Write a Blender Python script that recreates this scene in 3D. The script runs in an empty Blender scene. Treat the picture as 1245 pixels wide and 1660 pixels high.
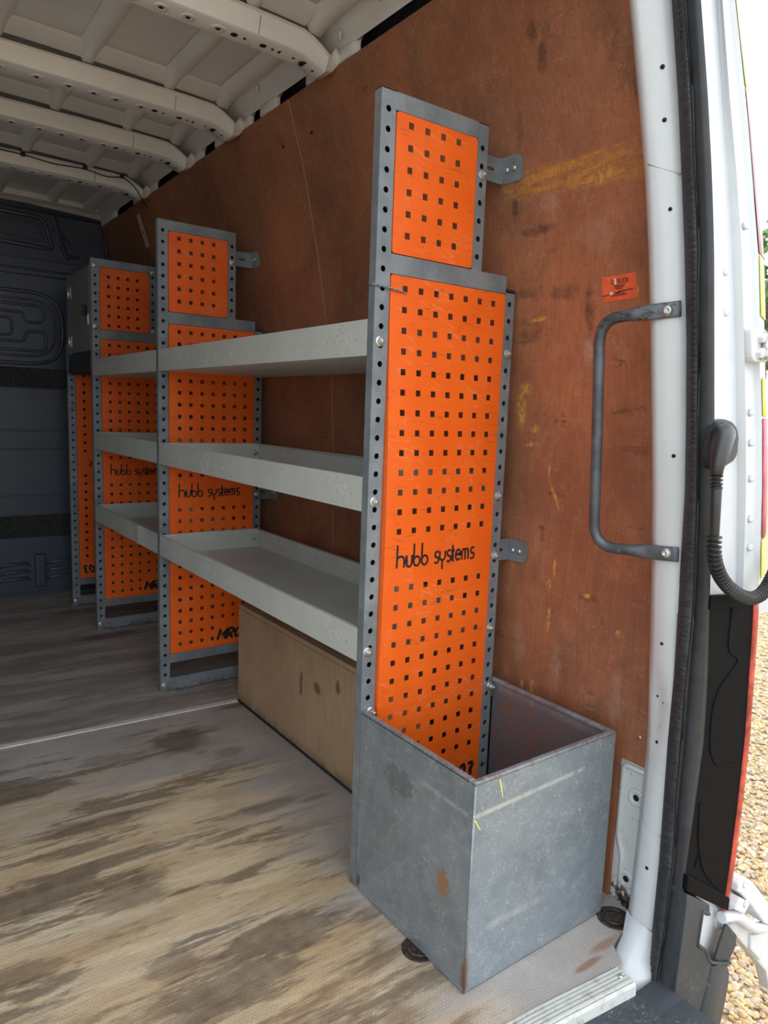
import bpy, bmesh, math, random
import numpy as np
from mathutils import Vector, Matrix

random.seed(7)
rng = np.random.default_rng(11)
SC = bpy.context.scene
COL = SC.collection

# ------------------------------------------------------------------ camera
cam_d = bpy.data.cameras.new('camera')
cam_d.sensor_fit = 'HORIZONTAL'; cam_d.sensor_width = 36.0
cam_d.lens = 1154.57 * 36.0 / 1245.0
cam_d.clip_start = 0.02; cam_d.clip_end = 300
cam = bpy.data.objects.new('camera', cam_d); COL.objects.link(cam)
cam.location = (-0.7623, -1.09, 0.9578)
cam.rotation_euler = (1.4319, -0.0369, -0.6285)
SC.camera = cam

# ------------------------------------------------------------------ sky: bright overcast
world = bpy.data.worlds.new('overcast_sky'); SC.world = world
world.use_nodes = True
wn = world.node_tree.nodes; wl = world.node_tree.links; wn.clear()
w_out = wn.new('ShaderNodeOutputWorld'); w_bg = wn.new('ShaderNodeBackground')
w_tc = wn.new('ShaderNodeTexCoord'); w_sep = wn.new('ShaderNodeSeparateXYZ'); w_rmp = wn.new('ShaderNodeValToRGB')
wl.new(w_tc.outputs['Generated'], w_sep.inputs[0]); wl.new(w_sep.outputs['Z'], w_rmp.inputs[0])
w_rmp.color_ramp.elements[0].position = 0.0; w_rmp.color_ramp.elements[0].color = (0.86, 0.94, 1.0, 1)
w_rmp.color_ramp.elements[1].position = 1.0; w_rmp.color_ramp.elements[1].color = (0.90, 0.96, 1.0, 1)
wl.new(w_rmp.outputs[0], w_bg.inputs['Color']); w_bg.inputs['Strength'].default_value = 2.75
wl.new(w_bg.outputs[0], w_out.inputs['Surface'])

SC.view_settings.view_transform = 'Standard'
SC.view_settings.look = 'None'
SC.view_settings.gamma = 1.0
SC.view_settings.use_curve_mapping = False
SC.view_settings.exposure = 0.0
SC.cycles.use_denoising = True
SC.cycles.max_bounces = 10
SC.cycles.diffuse_bounces = 8

# ------------------------------------------------------------------ helpers
class MB:
    def __init__(s): s.v = []; s.f = []; s.sm = []
    def add(s, vs, fs, smooth=False):
        b = len(s.v); s.v.extend([tuple(p) for p in vs])
        for f in fs: s.f.append(tuple(b + i for i in f)); s.sm.append(smooth)
    def box(s, x0, x1, y0, y1, z0, z1):
        s.add([(x0,y0,z0),(x1,y0,z0),(x1,y1,z0),(x0,y1,z0),(x0,y0,z1),(x1,y0,z1),(x1,y1,z1),(x0,y1,z1)],
              [(0,3,2,1),(4,5,6,7),(0,1,5,4),(1,2,6,5),(2,3,7,6),(3,0,4,7)])
    def prism(s, poly, fn0, fn1, smooth=False):
        """closed polygon extruded between two mappings"""
        n = len(poly)
        s.add([fn0(*p) for p in poly] + [fn1(*p) for p in poly],
              [tuple(range(n))[::-1], tuple(range(n, 2*n))])
        b = len(s.v) - 2*n
        for i in range(n):
            j = (i+1) % n
            s.f.append((b+i, b+j, b+n+j, b+n+i)); s.sm.append(smooth)
    def tube(s, path, r, n=10, smooth=True, flat=None):
        P = [Vector(p) for p in path]; m = len(P)
        R = r if isinstance(r, (list, tuple)) else [r]*m
        t0 = (P[1]-P[0]).normalized()
        up = Vector((0,0,1)) if abs(t0.z) < .9 else Vector((1,0,0))
        nrm = (up - t0*up.dot(t0)).normalized()
        vs = []
        for i in range(m):
            t = (P[min(i+1,m-1)] - P[max(i-1,0)]).normalized()
            nrm = (nrm - t*nrm.dot(t)).normalized(); bn = t.cross(nrm)
            fa, fb = (1,1) if flat is None else flat[i]
            for k in range(n):
                a = 2*math.pi*k/n
                vs.append(P[i] + nrm*math.cos(a)*R[i]*fa + bn*math.sin(a)*R[i]*fb)
        fs = []
        for i in range(m-1):
            for k in range(n):
                k2 = (k+1) % n
                fs.append((i*n+k, i*n+k2, (i+1)*n+k2, (i+1)*n+k))
        s.add(vs, fs, smooth)
        b = len(s.v) - len(vs)
        s.f.append(tuple(b+k for k in range(n))[::-1]); s.sm.append(False)
        s.f.append(tuple(b+(m-1)*n+k for k in range(n))); s.sm.append(False)
    def lathe(s, prof, mtx, n=16, smooth=True):
        vs = []
        for r, h in prof:
            for k in range(n):
                a = 2*math.pi*k/n
                vs.append(mtx @ Vector((r*math.cos(a), r*math.sin(a), h)))
        fs = [(i*n+k, i*n+(k+1)%n, (i+1)*n+(k+1)%n, (i+1)*n+k) for i in range(len(prof)-1) for k in range(n)]
        fs.append(tuple(range(n))[::-1]); fs.append(tuple((len(prof)-1)*n+k for k in range(n)))
        s.add(vs, fs, smooth)
    def grid(s, rows, smooth=True, closed=False):
        n = len(rows[0]); m = len(rows)
        fs = []
        for i in range(m-1):
            for k in range(n if closed else n-1):
                k2 = (k+1) % n
                fs.append((i*n+k, i*n+k2, (i+1)*n+k2, (i+1)*n+k))
        s.add([p for r in rows for p in r], fs, smooth)
    def build(s, name, mat, parent=None, bevel=0, seg=2, solid=0, recalc=True):
        me = bpy.data.meshes.new(name)
        me.from_pydata([tuple(p) for p in s.v], [], s.f)
        me.polygons.foreach_set('use_smooth', s.sm)
        if bevel or recalc:
            bm = bmesh.new(); bm.from_mesh(me)
            if recalc: bmesh.ops.recalc_face_normals(bm, faces=bm.faces)
            if bevel:
                es = [e for e in bm.edges if len(e.link_faces) == 2 and e.calc_face_angle(0) > .6]
                bmesh.ops.bevel(bm, geom=es, offset=bevel, segments=seg, affect='EDGES', profile=.6, clamp_overlap=True)
            bm.to_mesh(me); bm.free()
        me.materials.append(mat)
        o = bpy.data.objects.new(name, me); COL.objects.link(o)
        if parent is not None: o.parent = parent
        if solid:
            md = o.modifiers.new('solid', 'SOLIDIFY'); md.thickness = solid; md.offset = 0
        return o

def tag(o, label=None, cat=None, group=None, kind=None):
    if label: o['label'] = label
    if cat: o['category'] = cat
    if group: o['group'] = group
    if kind: o['kind'] = kind
    return o
def empty(name, loc=(0,0,0), rz=0):
    o = bpy.data.objects.new(name, None); COL.objects.link(o)
    o.empty_display_size = .05; o.location = loc; o.rotation_euler = (0,0,rz)
    return o
def copy_of(o, parent):
    c = o.copy(); COL.objects.link(c); c.parent = parent
    for ch in list(o.children): copy_of(ch, c)
    return c
def face_y(x, y, z):   # lathe frame looking towards -y
    return Matrix.Translation((x,y,z)) @ Matrix.Rotation(math.pi/2, 4, 'X')
def face_dir(p, d):
    q = Vector(d).to_track_quat('Z', 'Y')
    return Matrix.Translation(p) @ q.to_matrix().to_4x4()
def fillet(pts, r, n=5, closed=False):
    out = []; m = len(pts)
    for i in range(m):
        p = Vector(pts[i])
        if not closed and i in (0, m-1): out.append(p); continue
        a = Vector(pts[(i-1) % m]); b = Vector(pts[(i+1) % m])
        da = (a-p); db = (b-p); rr = min(r, da.length*.48, db.length*.48)
        pa = p + da.normalized()*rr; pb = p + db.normalized()*rr
        for k in range(n+1):
            t = k/n; out.append(pa*(1-t)**2 + p*2*t*(1-t) + pb*t*t)
    return out

# ------------------------------------------------------------------ materials
class NT:
    def __init__(s, name):
        s.m = bpy.data.materials.new(name); s.m.use_nodes = True
        s.n = s.m.node_tree.nodes; s.l = s.m.node_tree.links
        s.b = s.n['Principled BSDF']; s.tc = None
    def co(s, scale=(1,1,1), kind='Object', rot=(0,0,0)):
        if s.tc is None: s.tc = s.n.new('ShaderNodeTexCoord')
        mp = s.n.new('ShaderNodeMapping'); mp.inputs['Scale'].default_value = scale
        src = s.tc.outputs[kind]
        if any(rot):
            m0 = s.n.new('ShaderNodeMapping'); m0.inputs['Rotation'].default_value = rot
            s.l.new(src, m0.inputs[0]); src = m0.outputs[0]
        s.l.new(src, mp.inputs[0]); return mp.outputs[0]
    def noise(s, scale=(1,1,1), sc=5, det=4, rough=.55, rot=(0,0,0), dist=0):
        t = s.n.new('ShaderNodeTexNoise'); t.inputs['Scale'].default_value = sc; t.inputs['Detail'].default_value = det
        t.inputs['Roughness'].default_value = rough; t.inputs['Distortion'].default_value = dist
        s.l.new(s.co(scale, rot=rot), t.inputs['Vector']); return t.outputs['Fac']
    def ramp(s, fac, a, b):
        r = s.n.new('ShaderNodeMapRange'); r.interpolation_type = 'SMOOTHSTEP'
        r.inputs['From Min'].default_value = a; r.inputs['From Max'].default_value = b
        s.l.new(fac, r.inputs['Value']); return r.outputs[0]
    def math(s, op, a, b=None, clamp=False):
        m = s.n.new('ShaderNodeMath'); m.operation = op; m.use_clamp = clamp
        for i, q in enumerate((a, b)):
            if q is None: continue
            if isinstance(q, (int, float)): m.inputs[i].default_value = q
            else: s.l.new(q, m.inputs[i])
        return m.outputs[0]
    def mix(s, fac, a, b, mode='MIX'):
        m = s.n.new('ShaderNodeMix'); m.data_type = 'RGBA'; m.blend_type = mode
        for i, q in ((0, fac), (6, a), (7, b)):
            if isinstance(q, (int, float)): m.inputs[i].default_value = q
            elif isinstance(q, tuple): m.inputs[i].default_value = q + (1,) if len(q) == 3 else q
            else: s.l.new(q, m.inputs[i])
        return m.outputs[2]
    def xyz(s):
        q = s.n.new('ShaderNodeSeparateXYZ'); s.l.new(s.co(), q.inputs[0]); return q.outputs
    def scratches(s, axis_scale, sc, lo, hi, rot=(0,0,0)):
        return s.ramp(s.noise(axis_scale, sc, 2, .5, rot), lo, hi)
    def lines(s, freq, rot, thr=.03, stretch=8):
        """sparse thin random strokes: thin bands of a stretched noise, masked"""
        n1 = s.noise((freq, freq, freq/stretch), 1.0, 1.5, .5, rot)
        d = s.math('ABSOLUTE', s.math('SUBTRACT', n1, .5))
        ln = s.ramp(d, thr, thr*.2)
        mk = s.ramp(s.noise((1,1,1), freq*.13, 2), .48, .60)
        return s.math('MULTIPLY', ln, mk)
    def bump(s, h, strength=.2, dist=.001):
        b = s.n.new('ShaderNodeBump'); b.inputs['Strength'].default_value = strength; b.inputs['Distance'].default_value = dist
        s.l.new(h, b.inputs['Height']); s.l.new(b.outputs[0], s.b.inputs['Normal'])
    def set(s, base, rough=.5, metal=0, coat=0, spec=None):
        if isinstance(base, tuple): s.b.inputs['Base Color'].default_value = base + (1,)
        else: s.l.new(base, s.b.inputs['Base Color'])
        if isinstance(rough, (int, float)): s.b.inputs['Roughness'].default_value = rough
        else: s.l.new(rough, s.b.inputs['Roughness'])
        s.b.inputs['Metallic'].default_value = metal
        if coat: s.b.inputs['Coat Weight'].default_value = coat; s.b.inputs['Coat Roughness'].default_value = .12
        if spec is not None: s.b.inputs['Specular IOR Level'].default_value = spec
        return s.m

M = {}
def simple(name, base, rough=.5, metal=0, coat=0, var=.12, sc=30, spec=None):
    t = NT(name); n = t.noise((1,1,1), sc, 4)
    c = t.mix(t.ramp(n, .3, .7), tuple(q*(1-var) for q in base), tuple(min(1, q*(1+var)) for q in base))
    M[name] = t.set(c, rough, metal, coat, spec)
simple('white_paint', (.52,.545,.575), .34, 0, .2, .02)
simple('white_cast', (.62,.63,.65), .45, 0, 0, .05)
simple('black_rubber', (.018,.018,.02), .62, 0, 0, .3)
simple('gloss_strip', (.03,.032,.036), .36, 0, 0, .15, spec=.35)
simple('hose_plastic', (.022,.022,.023), .38, 0, 0, .15)
simple('rust_dark', (.055,.038,.028), .7, .2, 0, .6, 90)
simple('zinc', (.56,.56,.54), .38, .85, 0, .15, 120)
simple('letter_black', (.008,.008,.008), .6, 0, 0, .1)
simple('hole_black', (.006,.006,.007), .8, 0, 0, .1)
simple('lamp_black', (.005,.005,.006), .6, 0, 0, .1, spec=.05)
simple('lens_red', (.40,.055,.035), .35, 0, 0, .45, 40)
simple('tape_yellow', (.80,.80,.16), .4, 0, 0, .05)
simple('tape_red', (.62,.12,.17), .45, 0, 0, .35, 14)
simple('tape_red_overlit', (.72,.42,.44), .45, 0, 0, .1)  # the red tape again, overexposure painted in as a paler pink
simple('tape_yellow_overlit', (.80,.79,.42), .45)  # the yellow tape again, bleached by strong light put into its colour
simple('grey_door', (.22,.225,.21), .5, .1, 0, .08)
simple('dark_locker', (.035,.04,.052), .55, 0, 0, .1)
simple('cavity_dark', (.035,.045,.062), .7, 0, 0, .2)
simple('aluminium', (.66,.66,.64), .4, .1, 0, .12, 60)
simple('cable_black', (.012,.012,.012), .5)
simple('carpet_char', (.028,.029,.028), .95, 0, 0, .5, 160)
simple('bark', (.10,.07,.05), .9)
simple('leaf', (.08,.17,.05), .7, 0, 0, .4, 3)
simple('marker_yellow', (.75,.75,.05), .6)
simple('sticker_white', (.75,.68,.62), .6)

def m_roof():
    t = NT('roof_paint')
    n = t.noise((1,1,1), 3, 3)
    c = t.mix(t.ramp(n, .35, .7), (.72,.71,.70), (.80,.79,.78))
    M['roof_paint'] = t.set(c, .33, 0, .25)
m_roof()
def m_frame():
    t = NT('frame_grey')
    base = t.mix(t.ramp(t.noise((1,1,1), 14, 4), .35, .65), (.175,.20,.225), (.245,.27,.295))
    s1 = t.lines(260, (.3,.5,.2), .012, 7); s2 = t.lines(340, (1.2,.1,.8), .012, 9)
    c = t.mix(t.math('MULTIPLY', t.math('MAXIMUM', s1, s2), .4), base, (.55,.56,.56))
    rust = t.ramp(t.noise((1,1,1), 32, 5, .7), .69, .76)
    c = t.mix(t.math('MULTIPLY', rust, .6), c, (.16,.075,.035))
    z = t.xyz()[2]
    foot = t.math('MULTIPLY', t.ramp(z, .03, .0), t.ramp(t.noise((1,1,1), 60, 4), .45, .6))
    c = t.mix(t.math('MULTIPLY', foot, .7), c, (.12,.06,.03))
    M['frame_grey'] = t.set(c, t.math('ADD', t.math('MULTIPLY', t.noise((1,1,1), 40, 3), .25), .26), .3)
m_frame()
def m_bin():
    t = NT('bin_steel')
    base = t.mix(t.ramp(t.noise((1,1,1), 7, 5, .6), .3, .7), (.175,.205,.23), (.24,.272,.30))
    mott = t.ramp(t.noise((1,1,1), 60, 5, .7), .45, .75)
    c = t.mix(t.math('MULTIPLY', mott, .25), base, (.34,.36,.375))
    s = t.lines(140, (.2,.4,.1), .014, 4)
    s = t.math('MAXIMUM', s, t.lines(180, (.9,1.1,.3), .014, 5))
    s = t.math('MAXIMUM', s, t.lines(90, (2.0,.3,1.4), .006, 7))
    s = t.math('MAXIMUM', s, t.lines(230, (1.5,.9,2.4), .016, 3))
    s = t.math('MAXIMUM', s, t.math('MULTIPLY', t.lines(40, (1.9,.4,1.1), .003, 9), .8))
    c = t.mix(t.math('MULTIPLY', s, .45), c, (.66,.67,.68))
    p = t.xyz()
    rust = t.ramp(t.noise((1,1,1), 18, 6, .75), .69, .77)
    c = t.mix(t.math('MULTIPLY', rust, .65), c, (.17,.08,.04))
    rim = t.math('MULTIPLY', t.ramp(p[2], .366, .376), t.ramp(t.noise((1,1,1), 70, 5, .7), .48, .62))
    c = t.mix(t.math('MULTIPLY', rim, .7), c, (.19,.10,.065))
    # rust patch on the aisle side
    def blob(y0, z0, ry, rz, xs=None):
        dy = t.math('DIVIDE', t.math('SUBTRACT', p[1], y0), ry); dz = t.math('DIVIDE', t.math('SUBTRACT', p[2], z0), rz)
        d = t.math('SQRT', t.math('ADD', t.math('MULTIPLY', dy, dy), t.math('MULTIPLY', dz, dz)))
        d = t.math('ADD', d, t.math('MULTIPLY', t.math('SUBTRACT', t.noise((1,1,1), 60, 4, .7), .5), 2.2))
        return t.ramp(d, 1.0, .55)
    side = t.ramp(p[0], .02, .004)
    c = t.mix(t.math('MULTIPLY', t.math('MULTIPLY', blob(-.262, .165, .018, .03), side), .85), c, (.33,.17,.06))
    c = t.mix(t.math('MULTIPLY', t.math('MULTIPLY', blob(-.13, .29, .06, .03), side), .5), c, (.10,.105,.10))
    front = t.ramp(p[1], -.31, -.322)
    # rub mark along the front, and the faint lower one
    def rub(axis, slope, z0, half, x0, x1):
        zz = t.math('SUBTRACT', p[2], t.math('ADD', t.math('MULTIPLY', axis, slope), z0))
        b = t.ramp(t.math('ABSOLUTE', zz), half, half*.3)
        b = t.math('MULTIPLY', b, t.math('MULTIPLY', t.ramp(axis, x0, x0+.01), t.ramp(axis, x1+.01, x1)))
        return t.math('MULTIPLY', b, t.ramp(t.noise((1,1,1), 50, 4), .25, .55))
    c = t.mix(t.math('MULTIPLY', t.math('MULTIPLY', rub(p[0], .03, .318, .006, .0, .27), front), .75), c, (.50,.50,.46))
    c = t.mix(t.math('MULTIPLY', t.math('MULTIPLY', rub(p[0], .0, .105, .010, .04, .17), front), .35), c, (.48,.49,.49))
    c = t.mix(t.math('MULTIPLY', t.math('MULTIPLY', rub(p[1], .02, .322, .006, -.32, -.2), side), .5), c, (.48,.48,.45))
    edge = t.math('MULTIPLY', t.math('MULTIPLY', t.ramp(p[0], .012, .003), front), t.math('MULTIPLY', t.ramp(p[2], .10, .03), t.ramp(t.noise((1,1,1), 45, 4), .35, .55)))
    c = t.mix(t.math('MULTIPLY', edge, .85), c, (.20,.09,.04))
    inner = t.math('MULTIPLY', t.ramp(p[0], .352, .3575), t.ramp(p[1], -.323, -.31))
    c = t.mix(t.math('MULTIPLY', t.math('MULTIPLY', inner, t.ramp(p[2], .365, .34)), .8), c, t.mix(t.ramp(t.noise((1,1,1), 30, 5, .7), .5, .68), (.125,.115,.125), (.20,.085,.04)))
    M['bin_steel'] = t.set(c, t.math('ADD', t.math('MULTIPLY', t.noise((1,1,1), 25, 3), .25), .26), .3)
m_bin()
def m_orange():
    t = NT('orange_panel')
    base = t.mix(t.ramp(t.noise((1,1,1), 6, 3), .3, .7), (.78,.108,.005), (.84,.130,.008))
    s = t.lines(120, (0,1.57,.15), .02, 12)
    c = t.mix(t.math('MULTIPLY', s, .38), base, (.14,.06,.03))
    s2 = t.lines(90, (.3,1.2,.4), .02, 9)
    c = t.mix(t.math('MULTIPLY', s2, .2), c, (.75,.42,.28))
    sp = t.ramp(t.noise((1,1,1), 140, 3, .6), .74, .80)
    c = t.mix(t.math('MULTIPLY', sp, .5), c, (.07,.04,.03))
    z = t.xyz()[2]
    low = t.math('MULTIPLY', t.ramp(z, .48, .22), t.ramp(t.noise((1,1,2.5), 55, 5, .7), .60, .70))
    c = t.mix(t.math('MULTIPLY', low, .6), c, (.30,.17,.10))
    M['orange_panel'] = t.set(c, .42)
m_orange()
def m_tray():
    t = NT('tray_paint')
    base = t.mix(t.ramp(t.noise((1,1,1), 5, 4), .3, .7), (.50,.52,.49), (.57,.585,.555))
    d = t.ramp(t.noise((1,1,1), 45, 5, .75), .63, .75)
    c = t.mix(t.math('MULTIPLY', d, .35), base, (.33,.32,.29))
    s = t.lines(120, (.4,.2,1.1), .02, 6)
    c = t.mix(t.math('MULTIPLY', s, .5), c, (.74,.76,.74))
    s2 = t.lines(60, (1.57,.2,.3), .012, 8)
    c = t.mix(t.math('MULTIPLY', s2, .28), c, (.12,.12,.11))
    M['tray_paint'] = t.set(c, .42, .05)
m_tray()
def m_ply():
    t = NT('film_plywood')
    p = t.xyz()
    big = t.noise((1,1,.8), 2.6, 6, .65)
    base = t.mix(t.ramp(big, .32, .66), (.230,.086,.044), (.395,.147,.069))
    base = t.mix(t.math('MULTIPLY', t.ramp(t.noise((1,1,.9), 4.1, 5, .7), .46, .66), .5), base, (.25,.122,.074))
    fine = t.noise((7,7,.3), 30, 6, .7)
    c = t.mix(t.math('MULTIPLY', t.ramp(fine, .42, .72), .5), base, (.18,.064,.033))
    figure = t.ramp(t.math('ABSOLUTE', t.math('SUBTRACT', t.noise((2.2,2.2,.8), 3.4, 3, .5, dist=1.6), .5)), .035, .0)
    c = t.mix(t.math('MULTIPLY', figure, .22), c, (.42,.17,.09))
    dirt = t.ramp(t.noise((1,1.4,1), 4.2, 7, .75), .50, .66)
    c = t.mix(t.math('MULTIPLY', dirt, .45), c, (.13,.067,.044))
    smut = t.ramp(t.noise((1,1.2,3.2), 6, 7, .76), .60, .70)
    c = t.mix(t.math('MULTIPLY', smut, .6), c, (.045,.027,.021))
    gr = t.ramp(t.noise((1,1,1), 26, 6, .8), .56, .74)
    c = t.mix(t.math('MULTIPLY', gr, .38), c, (.45,.29,.20))
    for f, r, th, k, col in ((60,(1.42,.15,.05),.005,.55,(.50,.33,.20)), (85,(1.5,.1,.2),.006,.5,(.06,.032,.024)), (120,(.9,1.0,.2),.008,.5,(.55,.36,.2)), (200,(.1,.2,.1),.012,.45,(.50,.28,.14)), (75,(1.2,.1,.6),.005,.5,(.07,.04,.03))):
        c = t.mix(t.math('MULTIPLY', t.lines(f, r, th, 6), k), c, col)
    wob = t.math('MULTIPLY', t.math('SUBTRACT', t.noise((1,1,1), 38, 6, .8), .5), 2.0)
    def blob(y0, z0, ry, rz, k=0):
        zz = t.math('SUBTRACT', p[2], z0)
        dy = t.math('DIVIDE', t.math('SUBTRACT', p[1], t.math('ADD', t.math('MULTIPLY', zz, k), y0)), ry); dz = t.math('DIVIDE', zz, rz)
        d = t.math('SQRT', t.math('ADD', t.math('MULTIPLY', dy, dy), t.math('MULTIPLY', dz, dz)))
        return t.ramp(t.math('ADD', d, wob), 1.0, .45)
    def fib(sc, lo, hi, st=(1,2.2,1)): return t.ramp(t.noise(st, sc, 6, .82), lo, hi)
    fibn = fib(34, .30, .62, (1,1.5,1.2))
    # grubby smears and knots
    for a, k in (((-.081,1.664,.016,.020),.75), ((-.100,1.615,.014,.036,-.1),.7), ((-.117,1.652,.014,.018),.35), ((-.178,1.17,.016,.06,.03),.7), ((-.06,1.330,.05,.012,-.25),.75), ((.0,1.385,.012,.035),.7),
                 ((-.02,1.215,.05,.014),.55), ((-.12,1.205,.05,.02),.6), ((-.025,1.14,.04,.03),.5), ((-.066,.724,.014,.008),.75), ((-.07,.705,.006,.014),.6), ((-.29,.905,.05,.012),.45), ((-.30,1.52,.02,.04),.5), ((-.25,1.60,.02,.05),.4), ((-.2,.60,.03,.01),.5), ((-.03,1.52,.012,.06),.4)):
        c = t.mix(t.math('MULTIPLY', t.math('MULTIPLY', blob(*a), fibn), k), c, (.040,.024,.020))
    for a, k in (((-.172,1.088,.016,.028),.6), ((-.092,1.373,.03,.022),.45), ((-.13,.43,.02,.05),.3), ((-.02,.45,.02,.06),.3), ((-.2,1.30,.05,.04),.25), ((-.28,.42,.02,.07),.3)):
        c = t.mix(t.math('MULTIPLY', t.math('MULTIPLY', blob(*a), fibn), k), c, (.42,.31,.25))
    # ochre scrapes where the film is worn through
    near = t.math('MULTIPLY', t.ramp(p[1], .06, .0), t.ramp(p[1], -.36, -.28))
    zc = t.math('SUBTRACT', p[2], t.math('ADD', t.math('MULTIPLY', p[1], .08), 1.424))
    band = t.math('MULTIPLY', t.ramp(t.math('ABSOLUTE', zc), .034, .014), near)
    streak = t.ramp(t.noise((1,.8,6), 20, 6, .82), .40, .58)
    band = t.math('MULTIPLY', band, t.math('MULTIPLY', streak, t.math('MULTIPLY', t.ramp(t.noise((4,9,2), 24, 4, .8), .34, .56), t.ramp(t.noise((1,1,1), 12, 4, .7), .30, .48))))
    c = t.mix(t.math('MULTIPLY', band, .95), c, (.52,.25,.035))
    ec = t.math('SUBTRACT', p[2], t.math('ADD', t.math('MULTIPLY', p[1], -.03), 1.428))
    edge = t.math('MULTIPLY', t.math('MULTIPLY', t.ramp(t.math('ABSOLUTE', t.math('ADD', ec, t.math('MULTIPLY', wob, .004))), .004, .001), near), fib(40, .46, .58))
    c = t.mix(t.math('MULTIPLY', edge, .85), c, (.55,.26,.03))
    och = None
    for a in ((-.212,1.394,.035,.016), (.0,.975,.016,.06), (-.04,.935,.02,.010), (-.082,.845,.004,.024), (-.098,.80,.006,.036,.45), (-.097,.604,.009,.016), (-.11,.64,.005,.03), (-.197,.603,.016,.006),
              (-.10,.525,.008,.036), (-.036,.36,.005,.014), (-.066,.365,.008,.022), (-.28,1.19,.010,.03), (-.03,.90,.03,.006), (-.05,1.16,.03,.006,-3), (-.28,.545,.012,.01), (-.01,1.02,.02,.02)):
        b = blob(*a); och = b if och is None else t.math('MAXIMUM', och, b)
    och = t.math('MULTIPLY', och, fib(60, .44, .56, (1,1.8,.9)))
    c = t.mix(t.math('MULTIPLY', och, .95), c, (.58,.30,.055))
    M['film_plywood'] = t.set(c, t.math('ADD', t.math('MULTIPLY', fine, .3), .38))
    t.bump(fine, .25, .0006)
m_ply()
def m_rawply():
    t = NT('raw_plywood')
    base = t.mix(t.ramp(t.noise((1,1,1), 4, 4), .3, .7), (.36,.235,.14), (.45,.305,.19))
    g = t.noise((10,10,.5), 18, 6, .6)
    c = t.mix(t.math('MULTIPLY', t.ramp(g, .42, .7), .35), base, (.20,.11,.055))
    d = t.ramp(t.noise((1,1,1), 16, 5, .7), .62, .74)
    c = t.mix(t.math('MULTIPLY', d, .45), c, (.13,.08,.05))
    p = t.xyz()
    def drip(y0, z0, ry, rz):
        dy = t.math('DIVIDE', t.math('SUBTRACT', p[1], y0), ry); dz = t.math('DIVIDE', t.math('SUBTRACT', p[2], z0), rz)
        dd = t.math('SQRT', t.math('ADD', t.math('MULTIPLY', dy, dy), t.math('MULTIPLY', dz, dz)))
        dd = t.math('ADD', dd, t.math('MULTIPLY', t.math('SUBTRACT', t.noise((1,1,1), 45, 4), .5), 1.2))
        return t.ramp(dd, 1.0, .6)
    for a in ((.575,.20,.010,.045), (.49,.213,.02,.018), (.385,.25,.012,.022)):
        c = t.mix(t.math('MULTIPLY', drip(*a), .75), c, (.085,.045,.025))
    low = t.math('MULTIPLY', t.ramp(p[2], .04, .0), t.ramp(t.noise((1,1,1), 30, 4), .3, .6))
    c = t.mix(t.math('MULTIPLY', low, .7), c, (.09,.06,.045))
    M['raw_plywood'] = t.set(c, .7); t.bump(g, .2, .0005)
m_rawply()
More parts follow.
